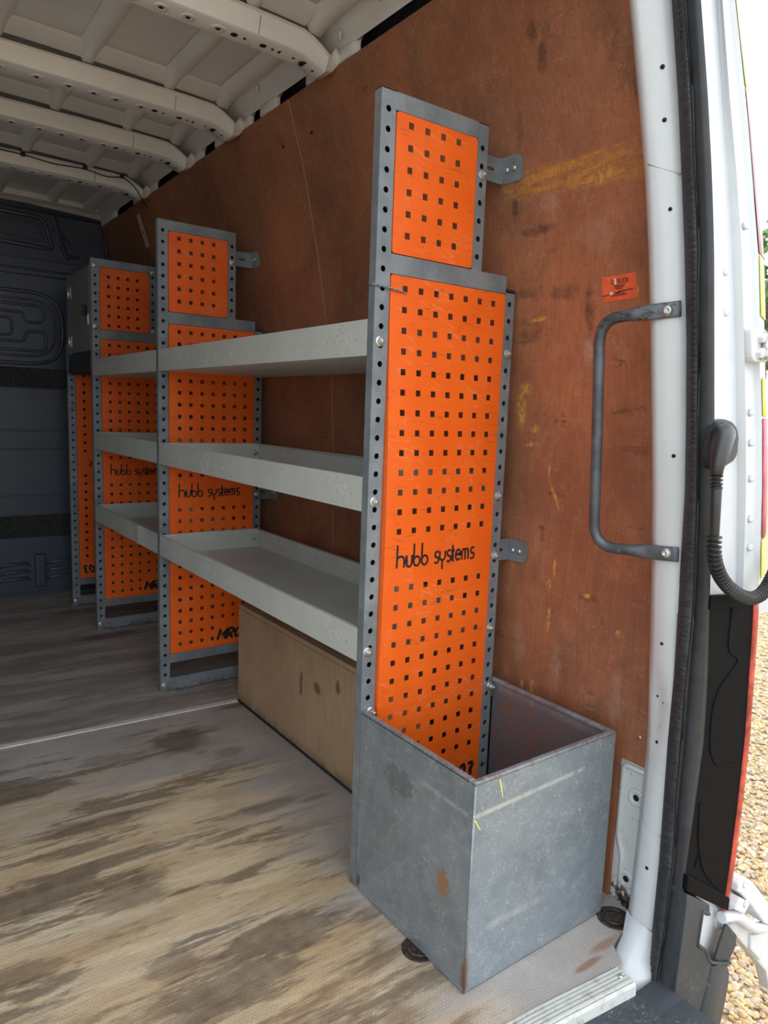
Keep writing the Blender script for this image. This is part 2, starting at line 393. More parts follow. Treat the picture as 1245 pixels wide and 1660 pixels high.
def m_floor():
    t = NT('worn_floor')
    p = t.xyz()
    grey = t.mix(t.ramp(t.noise((1,1,1), 4, 5, .6), .3, .7), (.33,.30,.28), (.45,.415,.395))
    tan = t.mix(t.ramp(t.noise((.5,3,1), 4, 6, .65), .35, .65), (.50,.35,.20), (.68,.54,.37))
    st = t.noise((.55,4.2,1), 3.0, 7, .68, rot=(0,0,.06), dist=.4)
    st2 = t.noise((1.2,14,1), 6.0, 6, .7, rot=(0,0,.06))
    # worn centre of the near sheet
    wob = t.math('MULTIPLY', t.math('SUBTRACT', t.noise((.8,3,1), 3.4, 5, .6), .5), .75)
    wx = t.ramp(t.math('ADD', p[0], wob), .12, -.16)
    wy = t.ramp(t.math('ADD', p[1], wob), .86, .42)
    worn = t.math('MULTIPLY', wx, wy)
    c = t.mix(worn, grey, tan)
    lt = t.math('MULTIPLY', worn, t.ramp(t.noise((.6,3,1), 5, 5, .65), .50, .68))
    c = t.mix(t.math('MULTIPLY', lt, .55), c, (.70,.64,.54))
    st = t.math('ADD', st, t.math('MULTIPLY', t.math('SUBTRACT', t.noise((1,2.2,1), 34, 6, .78), .5), .16))
    dark = t.math('MULTIPLY', t.ramp(st, .50, .585), t.math('MULTIPLY', t.ramp(t.math('ADD', p[0], wob), .16, -.08), t.ramp(p[1], .98, .90)))
    c = t.mix(t.math('MULTIPLY', dark, .78), c, (.145,.102,.070))
    dk2 = t.math('MULTIPLY', t.ramp(st2, .56, .70), t.ramp(t.math('ADD', p[0], wob), .2, -.05))
    c = t.mix(t.math('MULTIPLY', dk2, .45), c, (.105,.075,.052))
    # deep wear patch by the bin
    near = t.math('MULTIPLY', t.ramp(t.math('ADD', p[1], wob), .12, -.1), t.ramp(t.math('ADD', p[0], wob), .02, -.1))
    c = t.mix(t.math('MULTIPLY', t.math('MULTIPLY', near, t.ramp(t.noise((.7,4,1), 4.5, 6, .7), .42, .58)), .7), c, (.14,.085,.05))
    # scuffs on the far sheet
    far = t.ramp(p[1], 1.02, 1.04)
    c = t.mix(t.math('MULTIPLY', far, .8), c, t.mix(t.ramp(t.noise((.6,3.5,1), 3, 8, .75), .40, .62), (.21,.185,.165), (.45,.41,.37)))
    fs = t.math('MULTIPLY', far, t.ramp(t.noise((.7,5,1), 4, 6, .7), .60, .72))
    c = t.mix(t.math('MULTIPLY', fs, .6), c, (.52,.42,.31))
    def patch(x0, y0, rx, ry):
        dx = t.math('DIVIDE', t.math('SUBTRACT', p[0], x0), rx); dy = t.math('DIVIDE', t.math('SUBTRACT', p[1], t.math('ADD', y0, t.math('MULTIPLY', t.math('SUBTRACT', p[0], x0), -.06))), ry)
        dd = t.math('SQRT', t.math('ADD', t.math('MULTIPLY', dx, dx), t.math('MULTIPLY', dy, dy)))
        dd = t.math('ADD', dd, t.math('MULTIPLY', t.math('SUBTRACT', t.noise((.8,5,1), 5, 8, .78), .5), 3.4))
        return t.ramp(dd, 1.0, .7)
    for a, k in (((-.55,.745,.22,.06),.8), ((-.28,.80,.10,.03),.5), ((-.36,.50,.15,.035),.75), ((-.56,.31,.20,.07),.8), ((-.38,.23,.10,.05),.6), ((-.19,-.03,.11,.06),.75), ((-.30,-.10,.12,.07),.75), ((-.38,.01,.05,.05),.5), ((-.60,.12,.08,.03),.6)):
        c = t.mix(t.math('MULTIPLY', patch(*a), k), c, t.mix(t.ramp(t.noise((1,1,1), 30, 5, .75), .35, .65), (.12,.085,.06), (.22,.16,.115)))
    for a, k in (((-.20,.45,.10,.05),.6), ((-.22,.21,.12,.04),.6), ((-.46,.05,.12,.04),.65), ((-.15,.12,.10,.02),.5), ((-.33,-.17,.1,.02),.5)):
        c = t.mix(t.math('MULTIPLY', patch(*a), k), c, (.74,.58,.38))
    gl = t.ramp(t.noise((2.2,34,1), 7, 5, .75), .50, .66)
    c = t.mix(t.math('MULTIPLY', t.math('MULTIPLY', gl, worn), .35), c, (.17,.12,.085))
    grit = t.ramp(t.noise((1,1.6,1), 90, 5, .8), .5, .72)
    c = t.mix(t.math('MULTIPLY', grit, .28), c, (.16,.12,.09))
    def spot(x0, y0, rx, ry, k, col):
        dx = t.math('DIVIDE', t.math('SUBTRACT', p[0], x0), rx); dy = t.math('DIVIDE', t.math('SUBTRACT', p[1], y0), ry)
        dd = t.math('SQRT', t.math('ADD', t.math('MULTIPLY', dx, dx), t.math('MULTIPLY', dy, dy)))
        dd = t.math('ADD', dd, t.math('MULTIPLY', t.math('SUBTRACT', t.noise((1,2,1), 14, 5, .65), .5), 1.3))
        return t.math('MULTIPLY', t.ramp(dd, 1.1, .45), k), col
    for a in ((-.07,.80,.095,.085,.75,(.115,.085,.06)), (.02,.665,.05,.035,.5,(.14,.11,.09)), (.0,.36,.09,.03,.55,(.14,.105,.08)),
              (.10,.335,.05,.012,.5,(.12,.10,.09)), (.23,-.40,.045,.008,.7,(.22,.09,.035)), (.30,-.385,.05,.012,.6,(.23,.10,.04)),
              (.02,1.87,.16,.05,.6,(.05,.047,.045)), (.0,2.3,.12,.05,.6,(.05,.047,.045)), (-.06,-.04,.05,.02,.4,(.12,.10,.08)),
              (.17,.95,.07,.02,.7,(.07,.055,.045))):
        f, col = spot(*a); c = t.mix(f, c, col)
    # embossed anti-slip mesh print
    chk = t.n.new('ShaderNodeTexBrick'); chk.inputs['Scale'].default_value = 1.0
    chk.inputs['Brick Width'].default_value = .0085; chk.inputs['Row Height'].default_value = .0055; chk.inputs['Mortar Size'].default_value = .0012
    chk.inputs['Mortar Smooth'].default_value = .6
    t.l.new(t.co(), chk.inputs['Vector'])
    c = t.mix(t.math('MULTIPLY', chk.outputs['Fac'], .15), c, (.06,.05,.04))
    M['worn_floor'] = t.set(c, t.math('ADD', t.math('MULTIPLY', st, .3), .42))
    t.bump(t.math('ADD', t.math('MULTIPLY', chk.outputs['Fac'], -.6), t.math('MULTIPLY', st2, .5)), .35, .0008)
m_floor()
def m_bulk():
    t = NT('navy_steel')
    c = t.mix(t.ramp(t.noise((1,1,1), 3, 4), .3, .7), (.036,.046,.070), (.048,.060,.088))
    s = t.lines(50, (1.57,0,.3), .012, 10)
    c = t.mix(t.math('MULTIPLY', s, .3), c, (.14,.15,.17))
    M['navy_steel'] = t.set(c, .42, 0, .15)
m_bulk()
def m_plastic():
    t = NT('bumper_plastic')
    c = t.mix(t.ramp(t.noise((1,1,1), 9, 5, .6), .3, .7), (.034,.039,.046), (.048,.054,.062))
    s = t.lines(110, (.5,.6,.2), .016, 7)
    c = t.mix(t.math('MULTIPLY', s, .5), c, (.22,.22,.22))
    M['bumper_plastic'] = t.set(c, .5, spec=.3); t.bump(t.noise((1,1,1), 900, 2), .15, .0003)
m_plastic()
def m_sill():
    t = NT('sill_white')
    c = t.mix(t.ramp(t.noise((1,1,1), 30, 5, .7), .5, .72), (.52,.52,.50), (.33,.29,.24))
    M['sill_white'] = t.set(c, .45)
m_sill()
def m_bodypanel():
    t = NT('body_panel_white')
    c = t.mix(t.ramp(t.noise((1,1,1), 50, 5, .75), .66, .72), (.62,.65,.65), (.10,.08,.06))
    s = t.lines(150, (.3,.3,1.2), .02, 6)
    c = t.mix(t.math('MULTIPLY', s, .7), c, (.12,.11,.11))
    z = t.xyz()[2]
    low = t.math('MULTIPLY', t.ramp(z, .05, .02), t.ramp(t.noise((1,1,1), 60, 4), .4, .55))
    c = t.mix(low, c, (.07,.045,.03))
    M['body_panel_white'] = t.set(c, .4)
m_bodypanel()
def m_gravel():
    t = NT('gravel_stone')
    g = t.n.new('ShaderNodeNewGeometry')
    r = t.n.new('ShaderNodeValToRGB'); cr = r.color_ramp
    stops = [(0,(.52,.32,.12)),(.2,(.60,.42,.19)),(.4,(.56,.45,.29)),(.55,(.42,.24,.10)),(.7,(.64,.56,.43)),(.85,(.36,.28,.23)),(1,(.52,.33,.20))]
    cr.elements[0].position = 0; cr.elements[0].color = stops[0][1]+(1,)
    cr.elements[1].position = 1; cr.elements[1].color = stops[-1][1]+(1,)
    for pz, cc in stops[1:-1]:
        e = cr.elements.new(pz); e.color = cc+(1,)
    t.l.new(g.outputs['Random Per Island'], r.inputs[0])
    c = t.mix(t.math('MULTIPLY', t.ramp(t.noise((1,1,1), 120, 4), .4, .7), .3), r.outputs[0], (.86,.74,.55))
    M['gravel_stone'] = t.set(c, .7)
    u = NT('gravel_bed')
    c2 = u.mix(u.ramp(u.noise((1,1,1), 45, 4, .7), .35, .65), (.32,.23,.13), (.55,.43,.29))
    M['gravel_bed'] = u.set(c2, .9)
m_gravel()
def m_seal():
    t = NT('seal_rubber')
    c = t.mix(t.ramp(t.noise((1,1,6), 60, 4), .35, .7), (.030,.030,.034), (.058,.058,.064))
    M['seal_rubber'] = t.set(c, .62, spec=.25)
m_seal()
def m_handle():
    t = NT('handle_paint')
    c = t.mix(t.ramp(t.noise((1,1,1), 25, 4), .35, .7), (.060,.066,.080), (.10,.11,.13))
    w = t.ramp(t.noise((2,2,.5), 40, 5, .7), .64, .72)
    c = t.mix(t.math('MULTIPLY', w, .6), c, (.30,.30,.31))
    z = t.xyz()[2]
    chip = t.math('MULTIPLY', t.ramp(z, 1.09, 1.12), t.ramp(t.noise((3,1,3), 45, 5, .7), .52, .60))
    c = t.mix(t.math('MULTIPLY', chip, .9), c, (.03,.018,.012))
    M['handle_paint'] = t.set(c, .36, .2)
m_handle()
def m_sticker():
    t = NT('sticker_orange')
    c = t.mix(t.ramp(t.noise((1,1,1), 60, 4), .4, .7), (.72,.115,.045), (.80,.15,.06))
    M['sticker_orange'] = t.set(c, .35)
m_sticker()

# ------------------------------------------------------------------ setting: van shell
ZP = [0,.4,.66,.83,1.06,1.21,1.42,1.64,1.80,1.95]
XP = [.418,.418,.413,.409,.395,.374,.335,.283,.231,.165]
def wall_x(z): return float(np.interp(z, ZP, XP))
def wall_n(z):
    d = (wall_x(z+.03) - wall_x(z-.03)) / .06
    return Vector((-1, 0, d)).normalized()

# load floor: two sheets
floor = empty('floor'); tag(floor, kind='structure')
mb = MB(); mb.box(-1.33, .425, 1.0, 2.70, -.018, 0); mb.build('floor_sheet', M['worn_floor'], floor)
mb = MB(); mb.prism([(-1.33,.9985),(.425,.9985),(.425,-.37),(.31,-.395),(.286,-.432),(.069,-.410),(-.2,-.392),(-.6,-.38),(-1.33,-.38)],
                    lambda x,y:(x,y,-.018), lambda x,y:(x,y,0)); mb.build('floor_sheet', M['worn_floor'], floor)
mb = MB(); mb.prism([(-1.25,1.050),(.196,.976),(.196,.998),(-1.25,1.072)], lambda x,y:(x,y,-.002), lambda x,y:(x,y,.0025))
tag(mb.build('trim_1', M['aluminium'], bevel=.001), 'thin aluminium joint strip across the worn floor', kind='structure')
# ribbed sill plate along the rear edge of the floor
sill = empty('trim_2'); tag(sill, 'white ribbed sill plate along the rear floor edge', kind='structure')
def sill_line(x): return np.interp(x, [-1.3,-.6,-.2,.069,.286], [-.38,-.38,-.392,-.410,-.434])
xs = np.linspace(-1.25, .266, 30)
mb = MB()
prof = [(0,.0)]
for k in range(5):
    a = .003 + k*.0072
    prof += [(a,-.001),(a+.0006,.0045),(a+.0046,.0045),(a+.0054,-.001)]
prof += [(.040,.002),(.043,-.004),(.044,-.022)]
mb.grid([[(x, sill_line(x)-d, h) for d, h in prof] for x in xs], smooth=False)
mb.build('scuff_plate', M['sill_white'], sill)
for x in (.252, .02, -.4):
    b = MB(); b.lathe([(.0045,0),(.0045,.002),(.003,.0035)], Matrix.Translation((x, sill_line(x)-.022, .0035)), 12); b.build('screw', M['zinc'], sill)

# right wall: three curved film-faced plywood sheets, white body panel behind
wall_r = empty('wall_right'); tag(wall_r, kind='structure')
zs = list(np.linspace(0, 1.8, 37))
def ply_sheet(y0, y1, zlist, T=.008):
    mb = MB()
    pr = [(wall_x(z), z) for z in zlist] + [(wall_x(z)+T, z) for z in zlist[::-1]]
    n = len(pr)
    mb.add([(x,y0,z) for x,z in pr] + [(x,y1,z) for x,z in pr],
           [(i, (i+1)%n, n+(i+1)%n, n+i) for i in range(n)])
    h = len(zlist)
    for i in range(h-1):
        mb.f.append((i, i+1, n-2-i, n-1-i)); mb.sm.append(False)
        mb.f.append((n+i, n+n-1-i, n+n-2-i, n+i+1)); mb.sm.append(False)
    return mb
ply_sheet(-.302, .779, zs).build('plywood_panel', M['film_plywood'], wall_r)
ply_sheet(-.395, -.3022, [z for z in zs if z >= .3]).build('plywood_panel', M['film_plywood'], wall_r)
ply_sheet(.7825, 2.12, zs).build('plywood_panel', M['film_plywood'], wall_r)
ply_sheet(2.124, 2.672, zs).build('plywood_panel', M['film_plywood'], wall_r)
# pale plywood edges showing in the sheet joints
mb = MB(); mb.grid([[(wall_x(z)+.0015, .7788, z), (wall_x(z)+.0015, .7826, z)] for z in zs], smooth=False)
mb.build('joint_strip', M['sticker_white'], wall_r)
for yy in (2.128, 2.152):
    mb = MB()
    mb.grid([[(wall_x(z)-.002, yy-.002+k*.004, z) for k in (0,1)] for z in np.linspace(1.63,1.76,6)], smooth=False)
    mb.build('pale_slit', M['sticker_white'], wall_r, solid=.002)
# screws in the plywood
for y, z in ((-.342,.356), (.70,1.70), (.86,1.705), (.72,.70), (.84,.70), (1.95,1.68)):
    b = MB(); b.lathe([(.005,0),(.0045,.0015),(.002,.002)], face_dir((wall_x(z)-.0002,y,z), wall_n(z)), 10)
    b.build('screw', M['zinc'] if z < .5 else M['hole_black'], wall_r)
# pressed white body panel low by the door
mb = MB()
xp = .4275
mb.box(xp, xp+.004, -.43, -.25, -.02, .34)
bp_ = mb.build('body_panel', M['body_panel_white'], wall_r)
fr = MB(); fr.tube(fillet([(xp,-.322,-.01),(xp,-.322,.10),(xp,-.309,.13),(xp,-.309,.285),(xp,-.42,.288)], .012), .006, 8)
fr.build('pressed_edge', M['body_panel_white'], wall_r)
for y, z in ((-.341,.228), (-.335,.052)):
    rg = MB()
    rg.lathe([(.019,0),(.017,.003),(.012,.0035),(.0095,.001),(.008,.001)], face_dir((xp,y,z),(-1,0,0)), 20); rg.build('pressed_ring', M['body_panel_white'], wall_r)
    hl = MB(); hl.lathe([(.0065,0),(.0065,.0017),(.004,.0019)], face_dir((xp,y,z),(-1,0,0)), 14); hl.build('hole', M['hole_black'], wall_r)
mb = MB()
for k in range(9):
    a = k/8; mb.lathe([(.010,-.004),(.009,.002+.004*random.random()),(.003,.006)], Matrix.Translation((.425-.05*a*a, -.34-.085*a, .0)), 8)
mb.build('mastic_bead', M['black_rubber'], wall_r)
# outer skin: dark inside of the side panel up to the roof
mb = MB(); mb.grid([[(x,y,z) for y in (-.40,2.75)] for x,z in ((.50,-.3),(.50,1.0),(.46,1.4),(.36,1.78),(.26,1.93))], smooth=False)
mb.build('outer_skin', M['cavity_dark'], wall_r, solid=.004)

wl_ = MB(); wl_.box(-1.36,-1.33,-.40,2.75,-.3,1.95); tag(wl_.build('wall_left', M['white_paint']), kind='structure')

# ceiling
ceil = empty('ceiling', (0,0,0)); tag(ceil, kind='structure')
def roof_z(x): return 1.874 + .018*(1-((x+.55)/.75)**2)
xr = list(np.linspace(-1.36,.185,32))
mb = MB()
prof = [(x, roof_z(x)) for x in xr] + [(.200,1.868),(.212,1.852),(.222,1.847),(.232,1.839),(.236,1.832)]
mb.grid([[(x,y,z) for x,z in prof] for y in np.linspace(-.45,2.75,18)], smooth=True)
mb.build('roof_skin', M['roof_paint'], ceil)
mb = MB(); mb.box(-1.4,.40,-.45,2.78,1.935,1.95); mb.build('roof_outer_skin', M['white_paint'], ceil)
# lower cant-rail fillers where no cavity shows
for y0, y1 in ((-.45,-.28),(.455,.685),(.862,.955),(1.03,1.29),(1.41,1.62),(1.895,2.17),(2.45,2.70)):
    mb = MB(); rows = []
    for y, sx in ((y0-.012,.022),(y0,.006),(y0+.012,0),(y1-.012,0),(y1,.006),(y1+.012,.022)):
        rows.append([(.238+sx*.6,y,1.842),(.231+sx*.6,y,1.828),(.231+sx*.6,y,1.812),(.236+sx*.4,y,1.8015)])
    mb.grid(rows, smooth=True); mb.build('rail_filler', M['roof_paint'], ceil, solid=.003)
# bows (hat sections)
BOWS = [(.53,.592),(1.075,1.15),(1.472,1.542),(1.955,2.03)]
def bow(y0, y1):
    xs = np.concatenate([np.linspace(-1.33,.13,24), [.155,.175,.19,.20]])
    rows = []
    for x in xs:
        zb = 1.799 + .006*(1-((x+.5)/.7)**2) - (max(0,x-.10)**2)*2.2
        zt = zb + .042 - max(0, (x-.14))*.25
        bulge = .006 if x < .0 else .0
        rows.append([(x,y0-.022,zt+.004),(x,y0-.014,zt+.001),(x,y0-.010,zt-.008),(x,y0-.001,zb+.004),(x,y0+.005,zb),(x,y1-.005,zb),(x,y1,zb+.004),(x,y1+.008,zt),(x,y1+.02,zt+.01)])
    # rounded end dying into the pillar just above the plywood
    for x, zb, zt, k in ((.210,1.782,1.826,0),(.220,1.784,1.819,.001),(.227,1.789,1.811,.003),(.231,1.797,1.803,.006)):
        rows.append([(x+.004,y0-.022+k,zt+.003),(x+.003,y0-.014+k,zt+.001),(x+.002,y0-.010+k,zt-.005),(x,y0-.001+k,zb+.003),(x,y0+.005,zb),(x,y1-.005,zb),(x,y1,zb+.003),(x+.003,y1+.008,zt),(x+.004,y1+.02,zt+.008)])
    mb = MB(); mb.grid(rows, smooth=True)
    o = mb.build('roof_bow', M['roof_paint'], ceil, recalc=True)
    md = o.modifiers.new('edge', 'EDGE_SPLIT'); md.split_angle = math.radians(38)
    yc = (y0+y1)/2; hl = MB(); rg = MB()
    def zb_(x): return 1.799 + .006*(1-((x+.5)/.7)**2) - (max(0,x-.10)**2)*2.2
    dn = lambda x, dz=0: Matrix.Translation((x,yc,zb_(x)-dz)) @ Matrix.Rotation(math.pi,4,'X')
    for x, r in ((-.026,.0085),(.0,.004),(.047,.0085),(.072,.004),(.094,.0085),(.128,.004),(.156,.013),(.182,.004)):
        hl.lathe([(r,-.001),(r,.0008)], dn(x), 14)
    for x in (-.065,-.135,-.195,-.26,-.34,-.43):
        rg.lathe([(.017,-.001),(.016,.0015),(.012,.002),(.009,.0008),(.006,.0008)], dn(x), 18)
        hl.lathe([(.0055,-.001),(.0055,.0014)], dn(x), 12)
    hl.build('hole', M['hole_black'], o); rg.build('pressed_ring', M['roof_paint'], o)
    sm = MB(); x = .02
    sm.tube([(x,y0-.0125,zb_(x)+.040),(x,y0-.0106,zb_(x)+.034),(x,y0-.0016,zb_(x)+.004),(x,y1-.005,zb_(x)-.0002)], .0007, 5); sm.build('seam', M['cable_black'], o)
for b in BOWS: bow(*b)
# swaged ribs in the roof skin, between the bows
edges = [-.44] + [v for b in BOWS for v in b] + [2.60]
for i in range(0, len(edges)-1, 2):
    ya, yb = edges[i], edges[i+1]
    for xc, w in ((-.66,.022),(-.44,.022),(-.222,.022),(.0,.022),(.163,.026)):
        y0, y1 = ya+(.02 if i else 0), yb-.012; rows = []
        for y, k in ((y0,.0),(y0+.05,1),(y1-.085,1),(y1-.03,1.35),(y1,1.9)):
            zt = roof_z(xc); d = .016*k
            rows.append([(xc-w-.010,y,zt-.001),(xc-w,y,zt-.4*d-.001),(xc-w*.55,y,zt-d-.001),(xc+w*.55,y,zt-d-.001),(xc+w,y,zt-.4*d-.001),(xc+w+.010,y,zt-.001)])
        mb = MB(); mb.grid(rows, smooth=True); mb.build('roof_rib', M['roof_paint'], ceil)
# step flange of the skin ahead of each bow
for y0, y1 in BOWS:
    mb = MB(); mb.grid([[(x, y0-.075, roof_z(x)-.001), (x, y0-.065, roof_z(x)-.006), (x, y0-.012, roof_z(x)-.022)] for x in xr[::2]], smooth=False)
    mb.build('skin_flange', M['roof_paint'], ceil)
# little white trim clips under the cant rail
for x, y, z in ((.196,.30,1.862),(.205,.475,1.850),(.196,.90,1.862),(.18,2.48,1.866),(-.06,2.57,1.86),(.13,2.58,1.86)):
    mb = MB(); mb.lathe([(.006,0),(.006,.004),(.0035,.005),(.0045,.016),(.003,.019)], Matrix.Translation((x,y,z)) @ Matrix.Rotation(math.pi,4,'X'), 10)
    mb.build('trim_clip', M['white_paint'], ceil)
# last ledge over the bulkhead
mb = MB(); mb.grid([[(x,2.615,roof_z(x)+.002),(x,2.622,1.864-.02*max(0,(x+.1))),(x,2.66,1.858-.03*max(0,x+.1)),(x,2.684,1.850-.06*max(0,x+.1))] for x in np.linspace(-1.33,.235,20)], smooth=False)
mb.build('roof_ledge', M['roof_paint'], ceil)

# bulkhead (wall_front) with its pressings
wf = empty('wall_front'); tag(wf, kind='structure')
YB = 2.68
mb = MB(); mb.box(-1.36,.46,YB,YB+.02,-.05,1.95); mb.build('bulkhead_sheet', M['navy_steel'], wf)
def bead(pts, r=.009, fl=.012, name='pressed_bead', mat='navy_steel', closed=False):
    P = [(x, YB, z) for x, z in pts]
    if closed: P = P + [P[0]]
    mb = MB(); mb.tube(fillet(P, fl, 5), r, 8); return mb.build(name, M[mat], wf)
bead([(-.9,1.815),(-.03,1.797),(.012,1.66),(-.9,1.695)], .010, .03)
bead([(-.9,1.785),(-.055,1.770),(-.022,1.69),(-.9,1.72)], .005, .02)
bead([(.045,1.745),(.128,1.640),(.062,1.640)], .008, .012, closed=True)
bead([(.02,1.835),(.078,1.62)], .005)
bead([(-.9,1.845),(.25,1.818)], .006)
bead([(.235,1.82),(.268,1.60)], .010)
for x, z in ((-.115,1.843),(-.005,1.832),(.10,1.822),(.018,1.755),(.045,1.675),(-.12,1.588)):
    b = MB(); b.lathe([(.007,0),(.006,.003),(.002,.004)], face_y(x,YB,z), 10); b.build('bolt', M['dark_locker'], wf)
mb = MB(); mb.box(-1.33,.30,YB-.012,YB,1.560,1.605); mb.build('cross_rail', M['navy_steel'], wf, bevel=.004)
mb = MB(); mb.box(-1.33,.30,YB-.02,YB,1.53,1.552); mb.build('cross_rail', M['navy_steel'], wf, bevel=.004)
bead([(-.9,1.455),(.045,1.455),(.045,1.125),(-.9,1.125)], .009, .14)
bead([(-.9,1.42),(.008,1.42),(.008,1.16),(-.9,1.16)], .006, .11)
bead([(-.9,1.395),(-.038,1.395),(-.038,1.315),(-.118,1.315),(-.128,1.36),(-.9,1.36)], .007, .035)
bead([(-.9,1.185),(-.03,1.185),(-.03,1.275),(-.118,1.275),(-.122,1.225),(-.9,1.225)], .007, .035)
bead([(-.9,1.33),(-.175,1.33),(-.175,1.25),(-.9,1.25)], .006, .03)
for z0, z1 in ((1.012,1.105),(.292,.398)):
    mb = MB(); mb.box(-1.33,.40,YB-.008,YB+.001,z0,z1); mb.build('carpet_strip', M['carpet_char'], wf, bevel=.002)
for z0, z1 in ((.812,1.008),(.724,.806),(.498,.718),(.402,.492),(.02,.272)):
    mb = MB(); mb.box(-1.33,.40,YB-.005,YB+.001,z0,z1); mb.build('bulkhead_panel', M['navy_steel'], wf, bevel=.0025)
mb = MB(); mb.box(-.112,-.062,YB-.026,YB,.045,.208); mb.build('vent_block', M['navy_steel'], wf, bevel=.011, seg=3)
for k in range(3):
    z = .162 - k*.037
    for x0, x1 in ((-.245,-.132),(-.04,.12),(-.42,-.29)):
        mb = MB(); mb.tube([(x0-.02,YB-.003,z-.014),(x0,YB-.006,z),(x1-.012,YB-.006,z+.004),(x1,YB-.003,z-.008)], [.004,.008,.008,.004], 8)
        mb.build('vent_louvre', M['navy_steel'], wf)

# rear frame of the load opening
F = {
    'F0': [(0.1627, -0.3244, 1.86), (0.2113, -0.35, 1.5875), (0.2341, -0.362, 1.4597), (0.2504, -0.375, 1.3387), (0.2604, -0.385, 1.2324), (0.2762, -0.3925, 1.0906), (0.2944, -0.3975, 0.9428), (0.3076, -0.4, 0.8401), (0.3297, -0.4, 0.6785), (0.3482, -0.4, 0.508), (0.3625, -0.4, 0.3885), (0.356, -0.4, 0.1486), (0.3516, -0.4, 0.0249), (0.3447, -0.4, -0.0615)],
    'F1': [(0.2056, -0.3687, 1.86), (0.2449, -0.395, 1.5807), (0.2628, -0.407, 1.4534), (0.2718, -0.42, 1.3329), (0.2806, -0.43, 1.2285), (0.2977, -0.4375, 1.0898), (0.3127, -0.4425, 0.945), (0.3221, -0.445, 0.8447), (0.3321, -0.445, 0.6882), (0.3427, -0.445, 0.5241), (0.3435, -0.445, 0.4119), (0.3532, -0.445, 0.1754), (0.3528, -0.445, 0.0539), (0.3505, -0.445, -0.032)],
    'F2': [(0.1875, -0.3991, 1.86), (0.2295, -0.428, 1.5622), (0.2469, -0.44, 1.4387), (0.2563, -0.453, 1.322), (0.2646, -0.463, 1.2208), (0.2758, -0.4705, 1.0859), (0.2905, -0.4755, 0.9461), (0.3017, -0.478, 0.8492), (0.3252, -0.478, 0.6963), (0.3271, -0.478, 0.5382), (0.3272, -0.478, 0.4296), (0.3412, -0.478, 0.1987), (0.3374, -0.478, 0.0822), (0.3273, -0.478, 0.0026)],
    'F3': [(0.1892, -0.4153, 1.86), (0.2368, -0.445, 1.5578), (0.256, -0.457, 1.4358), (0.2662, -0.47, 1.3202), (0.2732, -0.48, 1.2195), (0.2856, -0.4875, 1.0858), (0.303, -0.4925, 0.947), (0.3166, -0.495, 0.8506), (0.332, -0.495, 0.6993), (0.3541, -0.495, 0.5386), (0.3629, -0.495, 0.4275), (0.3484, -0.495, 0.2058), (0.347, -0.495, 0.0892), (0.3414, -0.495, 0.0081)],
    'J1': [(0.2581, -0.4088, 1.86), (0.298, -0.435, 1.5826), (0.3163, -0.447, 1.4555), (0.33, -0.46, 1.3361), (0.3447, -0.47, 1.2325), (0.3679, -0.4775, 1.0937), (0.3925, -0.4825, 0.9478), (0.4098, -0.485, 0.846), (0.4408, -0.485, 0.6845)],
    'J2': [(0.244, -0.4197, 1.86), (0.2929, -0.447, 1.576), (0.3144, -0.459, 1.4512), (0.3349, -0.472, 1.3344), (0.3516, -0.482, 1.2317), (0.3734, -0.4895, 1.0934), (0.3999, -0.4945, 0.9485), (0.4164, -0.497, 0.8471), (0.4403, -0.497, 0.6872)],
    'F4': [(0.2746, -0.4101, 1.86), (0.3442, -0.435, 1.5983), (0.3777, -0.447, 1.4723), (0.3979, -0.46, 1.3505), (0.4205, -0.47, 1.2446), (0.443, -0.4775, 1.1003), (0.4725, -0.4825, 0.949), (0.4909, -0.485, 0.843), (0.5197, -0.485, 0.6754)],
    'F5': [(0.3328, -0.3867, 1.86), (0.3986, -0.408, 1.6277), (0.4357, -0.42, 1.4967), (0.4671, -0.433, 1.3715), (0.4881, -0.443, 1.2597), (0.5151, -0.4505, 1.1083), (0.5473, -0.4555, 0.9488), (0.5651, -0.458, 0.8373), (0.5938, -0.458, 0.6608)],
}
for k in ('F0','F1','F2','F3'):       # carry each line on below the floor edge
    a, b = F[k][-2], F[k][-1]
    z = -.14 if k in ('F0','F1') else -.62
    t = (z-b[2])/(b[2]-a[2])
    F[k] = F[k] + [tuple(b[i] + (b[i]-a[i])*t*(1 if i == 2 else .3) for i in range(3))]
FA = {k: np.array(v) for k, v in F.items()}
def at_z(k, z):
    a = FA[k][::-1]
    return Vector((np.interp(z, a[:,2], a[:,0]), np.interp(z, a[:,2], a[:,1]), z))
wr = empty('wall_rear'); tag(wr, kind='structure')
post_z = [1.86,1.7,1.5875,1.46,1.34,1.23,1.10,.95,.84,.70,.60,.545,.51,.47,.42,.36,.30,.15,.06,.0,-.05,-.12]
def post_row(z):
    a, b = at_z('F0', z), at_z('F1', z)
    dent = .010*math.exp(-((z-.455)/.045)**2)
    d = (b-a); nrm = Vector((d.y, -d.x, 0)).normalized() * -1
    if nrm.x > 0: nrm = -nrm
    back = Vector((.06,.03,0))
    return [a+Vector((.075,.045,0)), a+Vector((.012,.014,0)), a, a+d*.12+nrm*(.003-dent), a+d*.45+nrm*(.004-dent), a+d*.74+nrm*(.003-dent*.5), a+d*.88+nrm*-.001, b+Vector((.006,0,0)), b+Vector((.03,.004,0))]
mb = MB(); mb.grid([post_row(z) for z in post_z], smooth=True)
post = mb.build('door_post', M['white_paint'], wr)
def on_post(u, z, off=.0045):
    r = post_row(z); a, b = at_z('F0', z), at_z('F1', z); d = b-a
    n = Vector((d.y,-d.x,0)).normalized();  n = -n if n.x > 0 else n
    return a + d*u + n*off, n
hl = MB()
